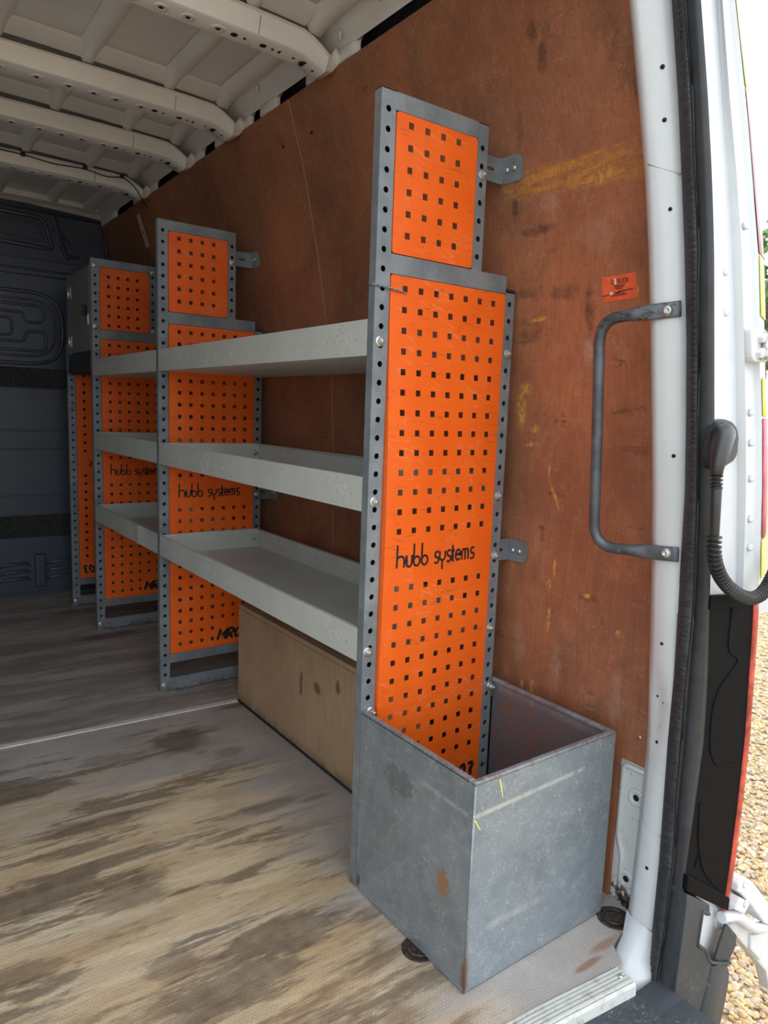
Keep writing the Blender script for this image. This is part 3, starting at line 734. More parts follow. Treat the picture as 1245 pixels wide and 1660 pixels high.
for u, z, r in ((.62,1.49,.0035),(.58,1.415,.0035),(.62,1.285,.003),(.62,.905,.0032),(.45,.58,.003),(.42,.395,.003),(.52,.155,.0034),
                (.22,.478,.0022),(.5,.47,.0022),(.2,.435,.0022),(.48,.425,.0022)):
    p, n = on_post(u, z, .0035 - .010*math.exp(-((z-.455)/.045)**2))
    hl.lathe([(r,-.002),(r,.0012)], face_dir(p, n), 10)
hl.build('hole', M['hole_black'], wr)
for z in (1.345, .235):
    mb = MB(); mb.tube([on_post(u, z-(u-.5)*.02, .0035 if .1<u<.8 else .001)[0] for u in (.02,.15,.4,.7,.85,.97)], .0009, 5); mb.build('panel_joint', M['zinc'], wr)
# flared white foot of the post behind the sill
mb = MB(); mb.grid([[(.360,-.385,.045),(.350,-.402,.045),(.347,-.425,.045),(.351,-.4455,.040),(.36,-.45,.04)],
                    [(.340,-.393,.006),(.325,-.406,.006),(.315,-.432,.004),(.334,-.452,-.004),(.352,-.455,-.004)],
                    [(.315,-.40,-.004),(.292,-.416,-.004),(.286,-.444,-.008),(.318,-.464,-.024),(.350,-.468,-.028)],
                    [(.300,-.40,-.03),(.270,-.424,-.03),(.268,-.452,-.032),(.312,-.472,-.05),(.35,-.475,-.06)]], smooth=True)
mb.build('post_foot', M['white_paint'], wr)
# jamb outside the seal
jz = [1.86,1.7,1.58,1.45,1.34,1.23,1.10,1.02,.95,.85,.75,.69,.672]
def jrow(z):
    f3, j1, j2, f4, f5 = (at_z(k, z) for k in ('F3','J1','J2','F4','F5'))
    w = f4-j2
    return [f3+Vector((.012,.03,0)), f3+Vector((.001,.002,0)), f3*.5+j1*.5+Vector((0,-.001,0)), j1, j1+Vector((.001,-.0035,0)), j2+Vector((-.001,.0,0)), j2+Vector((.003,.002,0)),
            j2+w*.15+Vector((0,.008,0)), j2+w*.85+Vector((0,.006,0)), f4+Vector((-.002,-.001,0)), f4+Vector((.004,.002,0)), f5+Vector((.001,.001,0)), f5+Vector((-.01,.06,0))]
mb = MB(); mb.grid([jrow(z) for z in jz], smooth=True)
jamb = mb.build('door_jamb', M['white_paint'], wr)
md = jamb.modifiers.new('edge', 'EDGE_SPLIT'); md.split_angle = math.radians(35)
mb = MB(); mb.prism([(.333,.69),(.519,.675),(.59,.655),(.595,.62),(.335,.64)], lambda x,z:(x,-.484,z), lambda x,z:(x,-.43,z)); mb.build('jamb_foot', M['white_paint'], wr)
for u, z in ((.55,1.19),(.55,1.13),(.5,.98),(.5,1.27),(.5,.93),(.5,.87),(.5,.80),(.5,.75)):
    a, b = (at_z('F3',z), at_z('J1',z)) if z in (1.19,1.13) else (at_z('J2',z), at_z('F4',z)+Vector((0,.0,0)))
    p = a+(b-a)*u + Vector((0,.004 if z not in (1.19,1.13) else -.001,0))
    mb = MB(); mb.lathe([(.0065,-.002),(.006,.002),(.003,.003),(.001,.0022)], face_dir(p,(-.2,-1,0)), 12); mb.build('spot_weld', M['white_paint'], wr)
# hi-vis tape wrapping the outer corner, colour by colour
def tape(z1, z0, mat):
    n = max(2, int((z1-z0)/.05)); rows = []
    for i in range(n+1):
        z = z1+(z0-z1)*i/n
        a, b = at_z('F4', z), at_z('F5', z); d = b-a
        rows.append([a+d*.28+Vector((-.0005,-.0012,0)), a+d*.7+Vector((0,-.0015,0)), b+Vector((.0025,-.0005,0)), b+Vector((-.006,.055,0))])
    mb = MB(); mb.grid(rows, smooth=True); mb.build('hi_vis_strip', M[mat], wr, solid=.0008)
for z1, z0, m_ in ((1.84,1.49,'tape_yellow_overlit'),(1.487,1.24,'tape_red_overlit'),(1.237,1.14,'tape_yellow'),(1.04,.975,'tape_yellow'),(.972,.76,'tape_red'),(.757,.685,'tape_yellow')):
    tape(z1, z0, m_)
# rest of the opening frame, beside and above the viewer
mb = MB(); mb.box(-1.36,-1.22,-.47,-.38,-.3,1.95); mb.box(-1.22,.17,-.47,-.38,1.885,1.95); mb.build('opening_frame', M['white_paint'], wr)

# ------------------------------------------------------------------ door seal, rubber lip
seal = empty('door_seal', tuple(at_z('F1',0))); tag(seal, 'long black ribbed rubber door seal running down the white post', 'door seal')
inv = seal.location.copy()
rows = []
zz = np.arange(1.86, -.15, -.0042)
for i, z in enumerate(zz):
    a, b = at_z('F1', z), at_z('F2', z); d = b-a
    wv = 1 + .10*math.sin(z*31+1)+.07*math.sin(z*57)
    rib = .0030 if i % 2 else -.0014
    nrm = Vector((-.75,-.35,0)).normalized()
    rows.append([a+Vector((.012,.01,0))-inv, a-inv+nrm*.002, a+d*.10+nrm*(.006*wv+rib*.8)-inv, a+d*.26+nrm*(.009*wv+rib)-inv, a+d*.46+nrm*(.0095*wv+rib)-inv, a+d*.70+nrm*(.0075+rib)-inv, a+d*.88+nrm*.004-inv, a+d*.90-inv])
mb = MB(); mb.grid(rows, smooth=True); mb.build('ribbed_bulb', M['seal_rubber'], seal)
rows = []
for z in np.linspace(1.86,-.14,50):
    a, b = at_z('F1', z), at_z('F2', z); d = b-a; wv = .003*math.sin(z*31+1)
    rows.append([a+d*.80-inv, a+d*.88+Vector((-.003+wv*.5,-.002,0))-inv, a+d*.95+Vector((-.004+wv,-.004,0))-inv, b-inv, b+Vector((.006,.012,0))-inv])
mb = MB(); mb.grid(rows, smooth=True); mb.build('rubber_lip', M['black_rubber'], seal)
drip = empty('drip_channel', tuple(at_z('F3',0))); tag(drip, 'dark glossy channel strip between ribbed seal and outer jamb', 'trim strip')
inv = drip.location.copy(); rows = []; rows2 = []
for z in np.linspace(1.86,-.10,46):
    b, c = at_z('F2', z), at_z('F3', z); d = c-b
    rows.append([b+Vector((.004,.010,0))-inv, b+d*.12+Vector((.0,.014,0))-inv, b+d*.45+Vector((0,.012,0))-inv])
    rows2.append([b+d*.45+Vector((0,.012,0))-inv, b+d*.52+Vector((-.002,-.002,0))-inv, b+d*.8+Vector((-.002,-.003,0))-inv, c+Vector((-.0005,-.0025,0))-inv, c+Vector((.002,.01,0))-inv])
mb = MB(); mb.grid(rows, smooth=True); mb.build('channel_base', M['black_rubber'], drip)
mb = MB(); mb.grid(rows2, smooth=True); mb.build('channel_rim', M['gloss_strip'], drip)

# ------------------------------------------------------------------ racks
PITCH = .038; U0 = .0675; UW = .0325; ZR0 = 1.1862; ZTOP = 1.5207
PBOT = .129; PTOP = ZR0+.024; RW = .3575; XPR = .3305; UPR = .2315; UBOT = 1.245; UTOP = 1.490
DEP = .020
def holed_strip(mb, P, w, L, holes, r, t=.002, n=16, rt=None):
    """P(s, l, d): strip width s 0..w, length l 0..L, depth d; round or oval holes at (s, l)"""
    rt = rt or r
    hs = sorted(holes, key=lambda q: q[1])
    bounds = [0] + [(hs[i][1]+hs[i+1][1])/2 for i in range(len(hs)-1)] + [L]
    for (cs, cl), l0, l1 in zip(hs, bounds[:-1], bounds[1:]):
        rect = []; ring = []
        for k in range(n):
            a = 2*math.pi*(k+.5)/n; c, s_ = math.cos(a), math.sin(a)
            ring.append((cs+r*c, cl+rt*s_))
        corners = [(w,l1),(0,l1),(0,l0),(w,l0)]
        def edgept(a):
            c, s_ = math.cos(a), math.sin(a); t_ = 1e9
            if c > 1e-9: t_ = min(t_, (w-cs)/c)
            if c < -1e-9: t_ = min(t_, -cs/c)
            if s_ > 1e-9: t_ = min(t_, (l1-cl)/s_)
            if s_ < -1e-9: t_ = min(t_, (l0-cl)/s_)
            return (cs+c*t_, cl+s_*t_)
        cang = [(math.atan2(q[1]-cl, q[0]-cs) % (2*math.pi), q) for q in corners]
        outer = []
        for k in range(n):
            a0 = 2*math.pi*(k+.5)/n; outer.append((a0, edgept(a0), k))
        for d in (0, t):
            base = len(mb.v)
            for q in ring: mb.v.append(tuple(P(q[0], q[1], d)))
            for a0, q, k in outer: mb.v.append(tuple(P(q[0], q[1], d)))
            for k in range(n):
                k2 = (k+1) % n
                a0 = outer[k][0]; a1 = outer[k2][0] + (2*math.pi if k2 == 0 else 0)
                mid = [q for ca, q in cang if a0 < ca < a1 or a0 < ca+2*math.pi < a1]
                f = [base+k, base+n+k]
                for q in mid: mb.v.append(tuple(P(q[0], q[1], d))); f.append(len(mb.v)-1)
                f += [base+n+k2, base+k2]
                mb.f.append(tuple(f) if d == 0 else tuple(f[::-1])); mb.sm.append(False)
            if d == 0: b0 = base
            else: b1 = base
        for k in range(n):
            k2 = (k+1) % n
            mb.f.append((b0+k, b0+k2, b1+k2, b1+k)); mb.sm.append(True)
    # long edges and ends
    for s in (0, w):
        mb.add([P(s,0,0),P(s,L,0),P(s,L,t),P(s,0,t)], [(0,1,2,3)])
    for l in (0, L):
        mb.add([P(0,l,0),P(w,l,0),P(w,l,t),P(0,l,t)], [(0,1,2,3)])

def upright(x0, w, z0, z1, zfirst, inner_right=True, hc=None):
    """perforated channel: face towards -y with two returns"""
    mb = MB(); hc = hc if hc is not None else w*.5
    zsn = []
    z = zfirst
    while z > z0 + .012: zsn.append(z); z -= .034
    holed_strip(mb, lambda s,l,d: (x0+s, d, z0+l), w, z1-z0, [(hc, q-z0) for q in zsn if q < z1-.01], .0056)
    mb.box(x0, x0+.002, .002, DEP, z0, z1)
    mb.box(x0+w-.002, x0+w, .002, DEP*.8, z0, z1)
    mb.box(x0, x0+w, 0, DEP, z1-.0015, z1)
    return mb

def perforated(W, H, cols, rows, skip, u_first, z_first, hole=.0058, T=.0012, r=.006, wave=None, fold=.012):
    """plate in x 0..W, z 0..H with square holes; y = wave(x, z)"""
    xs = [0.0]; 
    for c in cols: xs += [u_first+PITCH*c-hole, u_first+PITCH*c+hole]
    xs.append(W)
    zl = [0.0]
    for k in rows[::-1]: zl += [z_first-PITCH*k-hole, z_first-PITCH*k+hole]
    zl.append(H)
    wv = wave or (lambda x, z: 0.0)
    mb = MB(); idx = {}
    def vid(i, j, d):
        key = (i, j, d)
        if key not in idx:
            x, z = xs[i], zl[j]
            idx[key] = len(mb.v); mb.v.append((x, wv(x,z) + d*T, z))
        return idx[key]
    rr = rows[::-1]
    nx, nz = len(xs)-1, len(zl)-1
    def hole_at(i, j):
        return i % 2 == 1 and j % 2 == 1 and (rr[(j-1)//2], cols[(i-1)//2]) not in skip
    for i in range(nx):
        for j in range(nz):
            if hole_at(i, j):
                a = [(i,j),(i+1,j),(i+1,j+1),(i,j+1)]
                for q in range(4):
                    p, p2 = a[q], a[(q+1) % 4]
                    mb.f.append((vid(*p,0), vid(*p2,0), vid(*p2,1), vid(*p,1))); mb.sm.append(False)
                continue
            corner = (i in (0, nx-1)) and (j in (0, nz-1))
            for d in (0, 1):
                ids = [(i,j),(i+1,j),(i+1,j+1),(i,j+1)]
                if corner:
                    ci = 0 if i == 0 else 1; cj = 0 if j == 0 else 1
                    k = {(0,0):0,(1,0):1,(1,1):2,(0,1):3}[(ci,cj)]
                    cx, cz = (0 if ci == 0 else W), (0 if cj == 0 else H)
                    sx, sz = (1 if ci == 0 else -1), (1 if cj == 0 else -1)
                    arc = []
                    for q in range(5):
                        a = math.pi/2*q/4
                        arc.append((cx+sx*r*(1-math.sin(a)), cz+sz*r*(1-math.cos(a))))
                    # order: along the loop direction
                    f = []
                    for m in range(4):
                        if m == k:
                            prev = ids[(m-1) % 4]
                            px, pz = xs[prev[0]], zl[prev[1]]
                            a0 = arc if math.hypot(arc[0][0]-px, arc[0][1]-pz) < math.hypot(arc[-1][0]-px, arc[-1][1]-pz) else arc[::-1]
                            for x, z in a0:
                                mb.v.append((x, wv(x,z)+d*T, z)); f.append(len(mb.v)-1)
                        else: f.append(vid(*ids[m], d))
                else: f = [vid(*q, d) for q in ids]
                mb.f.append(tuple(f) if d == 0 else tuple(f[::-1])); mb.sm.append(False)
    # folded-back edges
    def foldline(pts, base_y):
        rows_ = [[(x, wv(x,z), z), (x, max(wv(x,z)+fold, base_y), z)] for x, z in pts]
        mb.grid(rows_, smooth=False)
    zz = [r] + [z for z in zl[1:-1]] + [H-r]
    foldline([(0,z) for z in zz], .003); foldline([(W,z) for z in zz], .003)
    foldline([(x,0) for x in ([r]+xs[1:-1]+[W-r])], .003); foldline([(x,H) for x in ([r]+xs[1:-1]+[W-r])], .003)
    for cx, cz, sx, sz in ((0,0,1,1),(W,0,-1,1),(W,H,-1,-1),(0,H,1,-1)):
        foldline([(cx+sx*r*(1-math.sin(math.pi/2*q/4)), cz+sz*r*(1-math.cos(math.pi/2*q/4))) for q in range(5)], .003)
    return mb

# lettering, drawn as strokes (mm)
def arc(cx, cy, rx, ry, a0, a1, n=12):
    return [(cx+rx*math.cos(math.radians(a0+(a1-a0)*i/n)), cy+ry*math.sin(math.radians(a0+(a1-a0)*i/n))) for i in range(n+1)]
def hubb_strokes():
    S = []; xh = 24; asc = 46
    S.append([(2,0),(2,asc)]); S.append([(2,13)] + arc(11,15,9,8,165,0) + [(20,0)])
    S.append([(26,xh)] + [(26,9)] + arc(33,9,7,8.5,180,360) + [(40,xh)])
    for x in (45, 66):
        S.append([(x,asc),(x,8)] + arc(x+8,10,8,9.5,200,520,20))
    def ess(x): return [(x+11,xh-1)] + arc(x+6,18,5.2,6,70,250,8) + arc(x+5.5,6.5,5.5,6,80,-110,8) + [(x,1.5)]
    S.append(ess(101)); 
    S.append([(115,xh),(115,15)] + arc(122.5,13,7.5,8,180,360) + [(130,xh)]); S.append([(122.5,5),(122.5,-14)])
    S.append(ess(135))
    S.append([(151,xh+10),(151,4)] + arc(155,4,4,4,180,290,5)); S.append([(147,xh-2),(157,xh-2)])
    S.append([(160.5,13),(174,13)] + arc(167,12,7,11,5,320,16))
    S.append([(178.5,0),(178.5,15)] + arc(183,16,4.5,7,180,0,8) + [(187.5,0)]); S.append([(187.5,15)] + arc(192,16,4.5,7,180,0,8) + [(196.5,0)])
    S.append(ess(203))
    return S
def mr_strokes():
    S = []; k = .28; h = 38
    sh = lambda L: [(x+k*y, y) for x, y in L]
    S.append(sh([(0,0),(3,h-2),(13,12),(24,h-2),(26,0)]))
    S.append(sh([(34,0),(34,h-3),(46,h-3)] + arc(46,h-11,8,8,90,-90,8) + [(38,h-19),(56,0)]))
    S.append(sh(arc(71,h/2,8.5,h/2-3,0,360,20)))
    S.append(sh([(87,h-4)] + arc(94,h-11,8,8,110,-80,8) + arc(94,11,8.5,8.5,85,-120,8)))
    return S
def strokes_mesh(S, half, P, y0, y1, u, v0, wv=None):
    mb = MB()
    def pt(x, z, y): return (u+x, y+(wv(u+x, v0+z) if wv else 0), v0+z)
    for L in S:
        L = [(a*.001, b*.001) for a, b in L]
        left = []; right = []
        for i, (x, z) in enumerate(L):
            a = L[max(i-1,0)]; b = L[min(i+1,len(L)-1)]
            if L[0] == L[-1] and i in (0, len(L)-1): a, b = L[-2], L[1]
            dx, dz = b[0]-a[0], b[1]-a[1]; q = math.hypot(dx,dz) or 1
            # mitre allowance for sharp bends
            m = 1.0
            if 0 < i < len(L)-1:
                d1 = (L[i][0]-a[0], L[i][1]-a[1]); d2 = (b[0]-L[i][0], b[1]-L[i][1])
                c = (d1[0]*d2[0]+d1[1]*d2[1])/((math.hypot(*d1)*math.hypot(*d2)) or 1)
                m = min(1.8, 1/max(.3, math.sqrt(max(0,(1+c)/2))))
            nx, nz = -dz/q*half*m, dx/q*half*m
            left.append((x+nx, z+nz)); right.append((x-nx, z-nz))
        n = len(L)
        rows = [[pt(*left[i],y0), pt(*right[i],y0), pt(*right[i],y1), pt(*left[i],y1)] for i in range(n)]
        mb.grid(rows, smooth=False, closed=True)
        b = len(mb.v)-4*n
        mb.f.append((b,b+1,b+2,b+3)); mb.f.append((b+4*n-4,b+4*n-3,b+4*n-2,b+4*n-1)); mb.sm += [False, False]
    return mb

LW, LH = XPR-UW, PTOP-PBOT
UWD, UH = UPR-UW, UTOP-UBOT
low_rows = [r for r in range(28) if r not in (13,14)]
low_skip = {(r, c) for r in (26,27) for c in (4,5,6)}
def make_lower_panel(parent, wave=None):
    mb = perforated(LW-.003, LH-.003, list(range(7)), low_rows, low_skip, U0-UW-.0015, ZR0-PBOT-.0015, wave=wave)
    o = mb.build('lower_panel', M['orange_panel'], parent); o.location = (UW+.0015, -.0012, PBOT+.0015)
    t1 = strokes_mesh(hubb_strokes(), .0023, None, -.0005, .0018, U0-UW-.0055, ZR0-PBOT-PITCH*13.95, wave).build('lettering', M['letter_black'], o)
    t2 = strokes_mesh(mr_strokes(), .0042, None, -.0005, .0018, U0-UW+PITCH*3.45, ZR0-PBOT-PITCH*27.25, wave).build('lettering', M['letter_black'], o)
    return o
def make_upper_panel(parent, flip=False):
    r0 = (.036 if flip else UTOP-(ZR0+.2841))
    mb = perforated(UWD-.003, UH-.003, list(range(4)), list(range(6)), set(), U0-UW-.0015, UH-r0-.0015)
    o = mb.build('upper_panel', M['orange_panel'], parent); o.location = (UW+.0015, -.0012, UBOT+.0015)
    return o
def bolt_mesh():
    mb = MB(); m = face_y(0,0,0)
    mb.lathe([(.0098,0),(.0098,.0016),(.0092,.002)], m, 18)
    mb.lathe([(.0070,.0018),(.0070,.006),(.0060,.0072)], m, 6, smooth=False)
    mb.lathe([(.0042,.007),(.0042,.010),(.003,.0108)], m, 10)
    return mb
_b = bolt_mesh().build('bolt', M['zinc']); BOLT = _b.data; bpy.data.objects.remove(_b)
def bolt(parent, x, z, y=0):
    o = bpy.data.objects.new('bolt', BOLT); COL.objects.link(o); o.parent = parent; o.location = (x, y, z)
    o.rotation_euler = (0, random.random()*3, 0); return o

def web(x0, w, z0, z1):  # closes the channel; its black paints the shade behind the upright holes
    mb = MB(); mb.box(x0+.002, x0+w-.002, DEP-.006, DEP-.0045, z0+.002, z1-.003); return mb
def rail_mesh(x0, x1, z0, z1):
    mb = MB(); mb.box(x0, x1, .0003, .0023, z0, z1); mb.box(x0, x1, .0023, .014, z0, z0+.002); mb.box(x0, x1, .0023, .014, z1-.002, z1)
    return mb
def rail_trap(x0, x1, z0, z1): return rail_mesh(x0, x1, z0, z1)
def bracket(parent, x0, z):
    """Z bracket from the frame back to the plywood wall, flange on the wall"""
    xw = wall_x(z) - .002; n = wall_n(z)
    o_mb = MB(); w = .024
    # arm with a slot, lying in the rack plane behind the upright
    y = .022
    holed_strip(o_mb, lambda s,l,d: (x0+l, y+d, z-w+s), 2*w, xw-x0, [(w, (xw-x0)*.60)], .004, .003, 12, rt=.012)
    # flange running along the wall towards the viewer
    fl = .055
    def wp(s, zz, d): return (wall_x(zz)-.002-d, y-s, zz)
    poly = [(0,z-w),(fl-.010,z-w),(fl-.003,z-w+.004),(fl,z-w+.012),(fl,z+w-.012),(fl-.003,z+w-.004),(fl-.010,z+w),(0,z+w)]
    o_mb.prism(poly, lambda s,q: wp(s,q,0), lambda s,q: wp(s,q,.003))
    o = o_mb.build('wall_bracket', M['frame_grey'], parent)
    for s in (.014, .034):
        b = MB(); b.lathe([(.0062,0),(.006,.002),(.0045,.0045),(.002,.005)], face_dir(wp(s,z,.003), n), 12); b.build('screw', M['zinc'], o)
    return o

rack_group = 'grey rack frames with orange pegboards'
def make_rack(y, upper=True, flip=False, wave=None):
    root = empty('rack_frame', (0,y,0))
    ztop = ZTOP if upper else PTOP
    web(0, UW, 0, ztop).build('shade_web', M['hole_black'], upright(0, UW, .0, ztop, 1.488, hc=.0165).build('upright', M['frame_grey'], root))
    web(XPR, RW-XPR, 0, PTOP).build('shade_web', M['hole_black'], upright(XPR, RW-XPR, .0, PTOP+.004, 1.190).build('upright', M['frame_grey'], root))
    if upper:
        web(UPR, .027, UBOT-.03, ZTOP).build('shade_web', M['hole_black'], upright(UPR, .027, UBOT-.0345+.001, ZTOP-.001, 1.475).build('upright', M['frame_grey'], root))
        rail_mesh(UW, UPR, UTOP, ZTOP-.0005).build('rail', M['frame_grey'], root)
    rail_mesh(UW, XPR, PTOP, UBOT).build('rail', M['frame_grey'], root)
    rail_mesh(UW, XPR, .099, PBOT).build('rail', M['frame_grey'], root)
    rail_mesh(UW, XPR, .004, .046).build('rail', M['frame_grey'], root)
    mb = MB(); mb.box(XPR-.001, RW+.001, -.001, DEP+.002, PTOP+.0045, PTOP+.010); mb.build('end_cap', M['black_rubber'], root, bevel=.001)
    if upper: make_upper_panel(root, flip)
    make_lower_panel(root, wave)
    return root
R2 = make_rack(1.1725)
tag(R2, 'second rack frame from the door, at far end of the long shelves', 'rack frame', rack_group)
R3 = empty('rack_frame', (0,1.9639,0))
for ch in list(R2.children):
    if ch.name.startswith('upper_panel'): continue
    copy_of(ch, R3)
make_upper_panel(R3, flip=True)
mb = MB(); mb.box(UW+.004, XPR-.004, .0145, .016, PBOT+.004, PTOP-.004); mb.build('added_shade_sheet', M['cavity_dark'], R3)  # added dark sheet, paints the shade seen through the lower panel's holes
tag(R3, 'third rack frame from the door, joined to the small grey locker', 'rack frame', rack_group)
def wave1(x, z):
    row = (ZR0 - (z+PBOT))/PITCH
    d = np.interp(row, [-1,1,4,8,12,16,20,25,28], [0,0,-.004,-.010,-.0125,-.011,-.008,-.006,-.004])
    return float(d*(1-x/LW))
R1 = empty('rack_frame', (0,0,0))
for ch in list(R2.children):
    if ch.name.startswith('lower_panel'): continue
    copy_of(ch, R1)
make_lower_panel(R1, wave1)
tag(R1, 'nearest and largest rack frame, with scratched orange panels above the steel bin', 'rack frame', rack_group)
R4 = empty('rack_frame', (0,2.393,0))
upright(0, UW, .0, PTOP, 1.188, hc=.0165).build('upright', M['frame_grey'], R4)
upright(XPR, RW-XPR, .0, PTOP, 1.190).build('upright', M['frame_grey'], R4)
for z0, z1 in ((PTOP-.03,PTOP),(.099,PBOT),(.004,.046)): rail_mesh(UW, XPR, z0, z1).build('rail', M['frame_grey'], R4)
lp = [c for c in R2.children if c.name.startswith('lower_panel')][0]
rp = copy_of(lp, R4); rp.scale = (-1,1,1); rp.location = (UW+LW-.0015, -.0012, PBOT+.0015); rp['label'] = 'orange pegboard seen from behind, lettering mirrored'
tag(R4, 'rack frame farthest from the door, with mirrored lettering, by the dark bulkhead', 'rack frame', rack_group)
# bolts
for x, z in ((.0142,1.087),(.0137,.790),(.0105,.495),(.345,1.0895),(.343,.789),(.3425,.6575),(.342,.494),(.247,1.426)): bolt(R1, x, z)
for x, z in ((.247,1.425),(.345,.658),(.0135,.0235)): bolt(R2, x, z)
for x, z in ((.0153,1.4937),(.0153,1.258),(.0135,.0235),(.246,1.4937),(.246,1.258)): bolt(R3, x, z)
bolt(R4, .0135, .0235)
for r in (R1, R2):
    bracket(r, .236, 1.4525 if r is R1 else 1.4450); bracket(r, .335, .662)
# angled feet and their rusty fixing bolts
for r in (R2, R3, R4):
    mb = MB(); mb.box(.05,.11,-.022,.004,.0005,.0035); mb.box(.05,.11,.001,.004,.003,.02); f = mb.build('foot_plate', M['frame_grey'], r)
    b = MB(); b.lathe([(.007,0),(.007,.005),(.004,.006)], Matrix.Translation((.08,-.012,.0035)), 6, smooth=False); b.build('bolt', M['frame_grey'], f)
    b = MB(); b.box(.20,.26,-.018,.004,.0005,.0035); b.build('foot_plate', M['frame_grey'], r)
# twisted wire tie round the near upright
mb = MB()
pts = []; pts2 = []
for i in range(40):
    t = i/39; x = -.004 + t*.068; a = t*26
    y = -.0035 - .002*math.sin(t*math.pi) ; z = 1.1855 - t*.006
    pts.append((x, y+.0014*math.cos(a), z+.0014*math.sin(a))); pts2.append((x, y-.0014*math.cos(a), z-.0014*math.sin(a)))
mb.tube(pts, .0011, 6); mb.tube(pts2, .0011, 6)
mb.tube([(.064,-.0035,1.180),(.070,-.001,1.177),(.071,.01,1.176)], .0014, 6)
mb.tube([(-.004,-.0035,1.1855),(-.0035,.006,1.187),(-.0035,.018,1.189)], .0016, 6)
tag(mb.build('wire_tie', M['bin_steel']), 'short twisted wire tied round the nearest upright', 'wire')

# ------------------------------------------------------------------ shelf trays
def make_tray(L, dents=False):
    root = empty('shelf_tray'); D = .350; H = .066; t = .002
    # lip with its row of small slots
    mb = MB()
    n = int(L/.052); hs = [(.030, .04+k*(L-.08)/(n-1)) for k in range(n)]
    def P(s, l, d):
        bend = 0
        if dents: bend = .006*math.exp(-((l-.12)/.05)**2)*(s/.066)-.004*math.exp(-((l-.2)/.03)**2)
        return (d+bend, l, s)
    holed_strip(mb, P, H, L, hs, .0034, t, 8, rt=.0022)
    mb.box(t, .009, 0, L, H-t, H)
    mb.build('front_lip', M['tray_paint'], root)
    mb = MB()
    holed_strip(mb, lambda s,l,d: (D-t+d, l, s), H, L, hs, .0034, t, 8, rt=.0022); mb.box(D-.012, D-t, 0, L, H-t, H)
    mb.build('back_lip', M['tray_paint'], root)
    mb = MB(); mb.box(t, D-t, 0, L, 0, t); mb.build('shelf_base', M['tray_paint'], root)
    for y in (0, L-t):
        mb = MB(); mb.box(t, D-t, y, y+t, t, H); mb.build('end_lip', M['tray_paint'], root)
    for x in (.016, .333):
        b = bpy.data.objects.new('bolt', BOLT); COL.objects.link(b); b.parent = root; b.location = (x, L-t, .034); 
    return root
shelf_group = 'pale grey shelf trays'
near_names = ('top shelf tray of the near bay, seen from below', 'middle shelf tray of the near bay, above the lowest tray', 'lowest shelf tray of the near bay, above the plywood box')
far_names = ('top shelf tray of the far bay, beside the locker', 'middle shelf tray of the far bay, with an undented lip', 'lowest shelf tray of the far bay, with a dented lip')
T1 = make_tray(1.1725-.0225); T2 = make_tray(1.9639-1.1725-.0225)
T3 = make_tray(1.9639-1.1725-.0225, True)
for k, z in enumerate((1.061,.769,.471)):
    o = T1 if k == 0 else empty('shelf_tray')
    if k:
        for ch in list(T1.children): copy_of(ch, o)
    o.location = (.0005,.0212,z); tag(o, near_names[k], 'shelf', shelf_group)
    o2 = (T2, None, T3)[k]
    if k == 1:
        o2 = empty('shelf_tray')
        for ch in list(T2.children): copy_of(ch, o2)
    o2.location = (.0005,1.1725+.0212,z); tag(o2, far_names[k], 'shelf', shelf_group)

# ------------------------------------------------------------------ steel bin under the near rack
bn = empty('steel_bin', (0,-.165,0)); tag(bn, 'scratched grey steel bin at the foot of the nearest rack', 'bin')
bn.location = (0,0,0)
T = .002; BX, BY, BH = .363, -.327, .378
mb = MB()
poly = [(-.003,.034),(-.016,.034),(-.016,.003),(BY+.001,.003),(BY+.001,BH-.004),(-.003,BH-.004)]
mb.prism(poly, lambda y,z:(0,y,z), lambda y,z:(T,y,z)); mb.build('side_panel', M['bin_steel'], bn)
mb = MB(); mb.box(.0012,BX,BY,BY+T,.003,BH-.004); mb.build('front_panel', M['bin_steel'], bn, bevel=.0008)
mb = MB(); mb.box(BX-T,BX,BY+T,-.003,.003,BH-.004); mb.build('side_panel', M['bin_steel'], bn)
mb = MB(); mb.box(.002,BX-T,BY+T,-.004,.006,.008); mb.build('bin_floor', M['bin_steel'], bn)
mb = MB()
for a, b in (((.0,-.003),(.0,BY)), ((.0,BY),(BX,BY)), ((BX,BY),(BX,-.003))):
    x0, x1 = sorted((a[0],b[0])); y0, y1 = sorted((a[1],b[1]))
    if x0 == x1:
        s = 1 if x0 < .1 else -1
        xa, xb = sorted((x0, x0+s*.011)); mb.box(xa, xb, y0+(.0112 if y0 == BY else 0), y1, BH-.009, BH)
    else: mb.box(x0, x1, y0, y0+.011, BH-.009, BH)
mb.build('rolled_rim', M['bin_steel'], bn, bevel=.0035, seg=3)
mb = MB(); mb.tube([(.0015,BY+.0015,.003),(.0015,BY+.0015,BH-.006)], .0024, 8); mb.build('corner_weld', M['bin_steel'], bn)
for (x0,z0,x1,z1) in ((.055,.368,.064,.335),(.001,.316,.016,.292)):
    mb = MB(); dx, dz = x1-x0, z1-z0; q = math.hypot(dx,dz); nx, nz = -dz/q*.0011, dx/q*.0011
    mb.prism([(x0+nx,z0+nz),(x0-nx,z0-nz),(x1-nx*.6,z1-nz*.6),(x1+nx*.6,z1+nz*.6)], lambda x,z:(x,BY-.0003,z), lambda x,z:(x,BY+.0002,z)); mb.build('marker_stroke', M['marker_yellow'], bn)
# nut and bolt end inside the bin, and at the front corner
for x, z in ((.350,.358),(.022,.372)):
    b = bpy.data.objects.new('bolt', BOLT); COL.objects.link(b); b.parent = R1; b.location = (x,-.0005,z); b.scale = (1,1.6,1)

